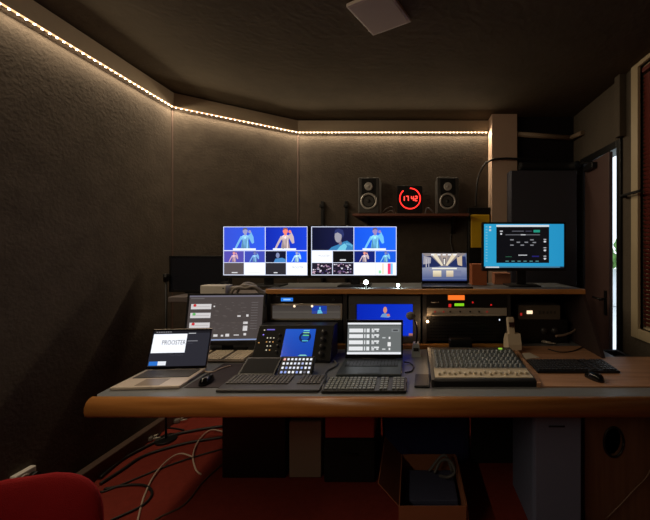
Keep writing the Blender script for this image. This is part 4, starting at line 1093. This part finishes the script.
# cable on pedestal front
k = MB(); k.tube([P(652, 466, 1.665), P(646, 478, 1.660), P(634, 490, 1.658), P(622, 503, 1.660), P(606, 519, 1.665)], .0035)
tag(k.build('cable', mat('tan_cable', (110, 84, 66), .5)), 'thin tan cable hanging across the brown pedestal front', 'cable')

# wall socket
so = thing('wall_socket', 'white surface-mounted socket low on the left wall behind the chair', 'socket', (XL, 1.655, .258))
k = MB(); k.box2((0, -.048, -.042), (.032, .045, .042), .006); k.build('housing', M_white, so)
k = MB(); k.lathe([(.028, 0), (.026, .003), (.024, .003), (.022, -.001), (.0, -.001)], (.0322, -.012, 0), (1, 0, 0)); k.build('outlet', M_white, so)
k = MB(); k.cyl((.033, .022, 0), (.062, .022, 0), .019); k.tube([(.055, .022, 0), (.075, .025, -.03), (.07, .05, -.12), (.07, .10, -.20), (.07, .16, -.252)], .005); k.build('plug', M_blk, so)

# red chair, bottom left
ch = thing('office_chair', 'red upholstered chair with rounded backrest in the lower left corner', 'chair', (-1.115, .86, -.015+.015), (0, 0, math.radians(24)))
def cushion(name, w, d_, h, c, R, exp=4.0, arch=0.0):
    k = MB(); nu, nv = 40, 20; rows = []
    for j in range(nv+1):
        v = -PI/2+PI*j/nv; row = []
        for i in range(nu):
            u = 2*PI*i/nu
            def sp(x, e): return math.copysign(abs(x)**(2/e), x)
            x = sp(math.cos(v), 2.4)*sp(math.cos(u), exp); z = sp(math.cos(v), 2.4)*sp(math.sin(u), exp); y = sp(math.sin(v), 2.4)
            q = Vector((x*w/2, y*d_/2+arch*(x*x), z*h/2-abs(x)**2.5*h*.06*(1 if z > 0 else 0)))
            row.append(k.bm.verts.new(R@q+Vector(c)))
        rows.append(row)
    for a, b in zip(rows, rows[1:]):
        for i in range(nu):
            f = k.bm.faces.new((a[i], a[(i+1) % nu], b[(i+1) % nu], b[i])); f.smooth = True
    bmesh.ops.remove_doubles(k.bm, verts=k.bm.verts, dist=1e-5)
    return k.build(name, M_red, ch)
cushion('backrest', .47, .075, .44, (0, 0, .585), RX(math.radians(-8)), 4.6, -.05)
cushion('seat', .50, .48, .09, (0, -.28, .44), Matrix.Identity(3), 4.0)
for x in (-.17, .17):
    k = MB(); k.tube([(x, -.02, .40), (x, .045, .45), (x, .055, .62)], .011); k.build('back_support', M_frame, ch)
for x in (-.21, .21):
    for y in (-.48, -.04):
        k = MB(); k.tube([(x*.85, y, .41), (x, y+(.03 if y > -.2 else -.03), .02)], .011, n=1); k.build('leg', M_frame, ch)

# ------------------------------------------------------------------ world and view
w = bpy.data.worlds.new('world'); bpy.context.scene.world = w; w.use_nodes = True
bg = w.node_tree.nodes['Background']; bg.inputs[0].default_value = (.80, .90, 1.0, 1); bg.inputs[1].default_value = 2.2
sc = bpy.context.scene
sc.view_settings.view_transform = 'Standard'; sc.view_settings.look = 'None'
sc.view_settings.exposure = 0.0; sc.view_settings.gamma = 1.0; sc.view_settings.use_curve_mapping = False
sc.cycles.use_denoising = True
sc.cycles.max_bounces = 8
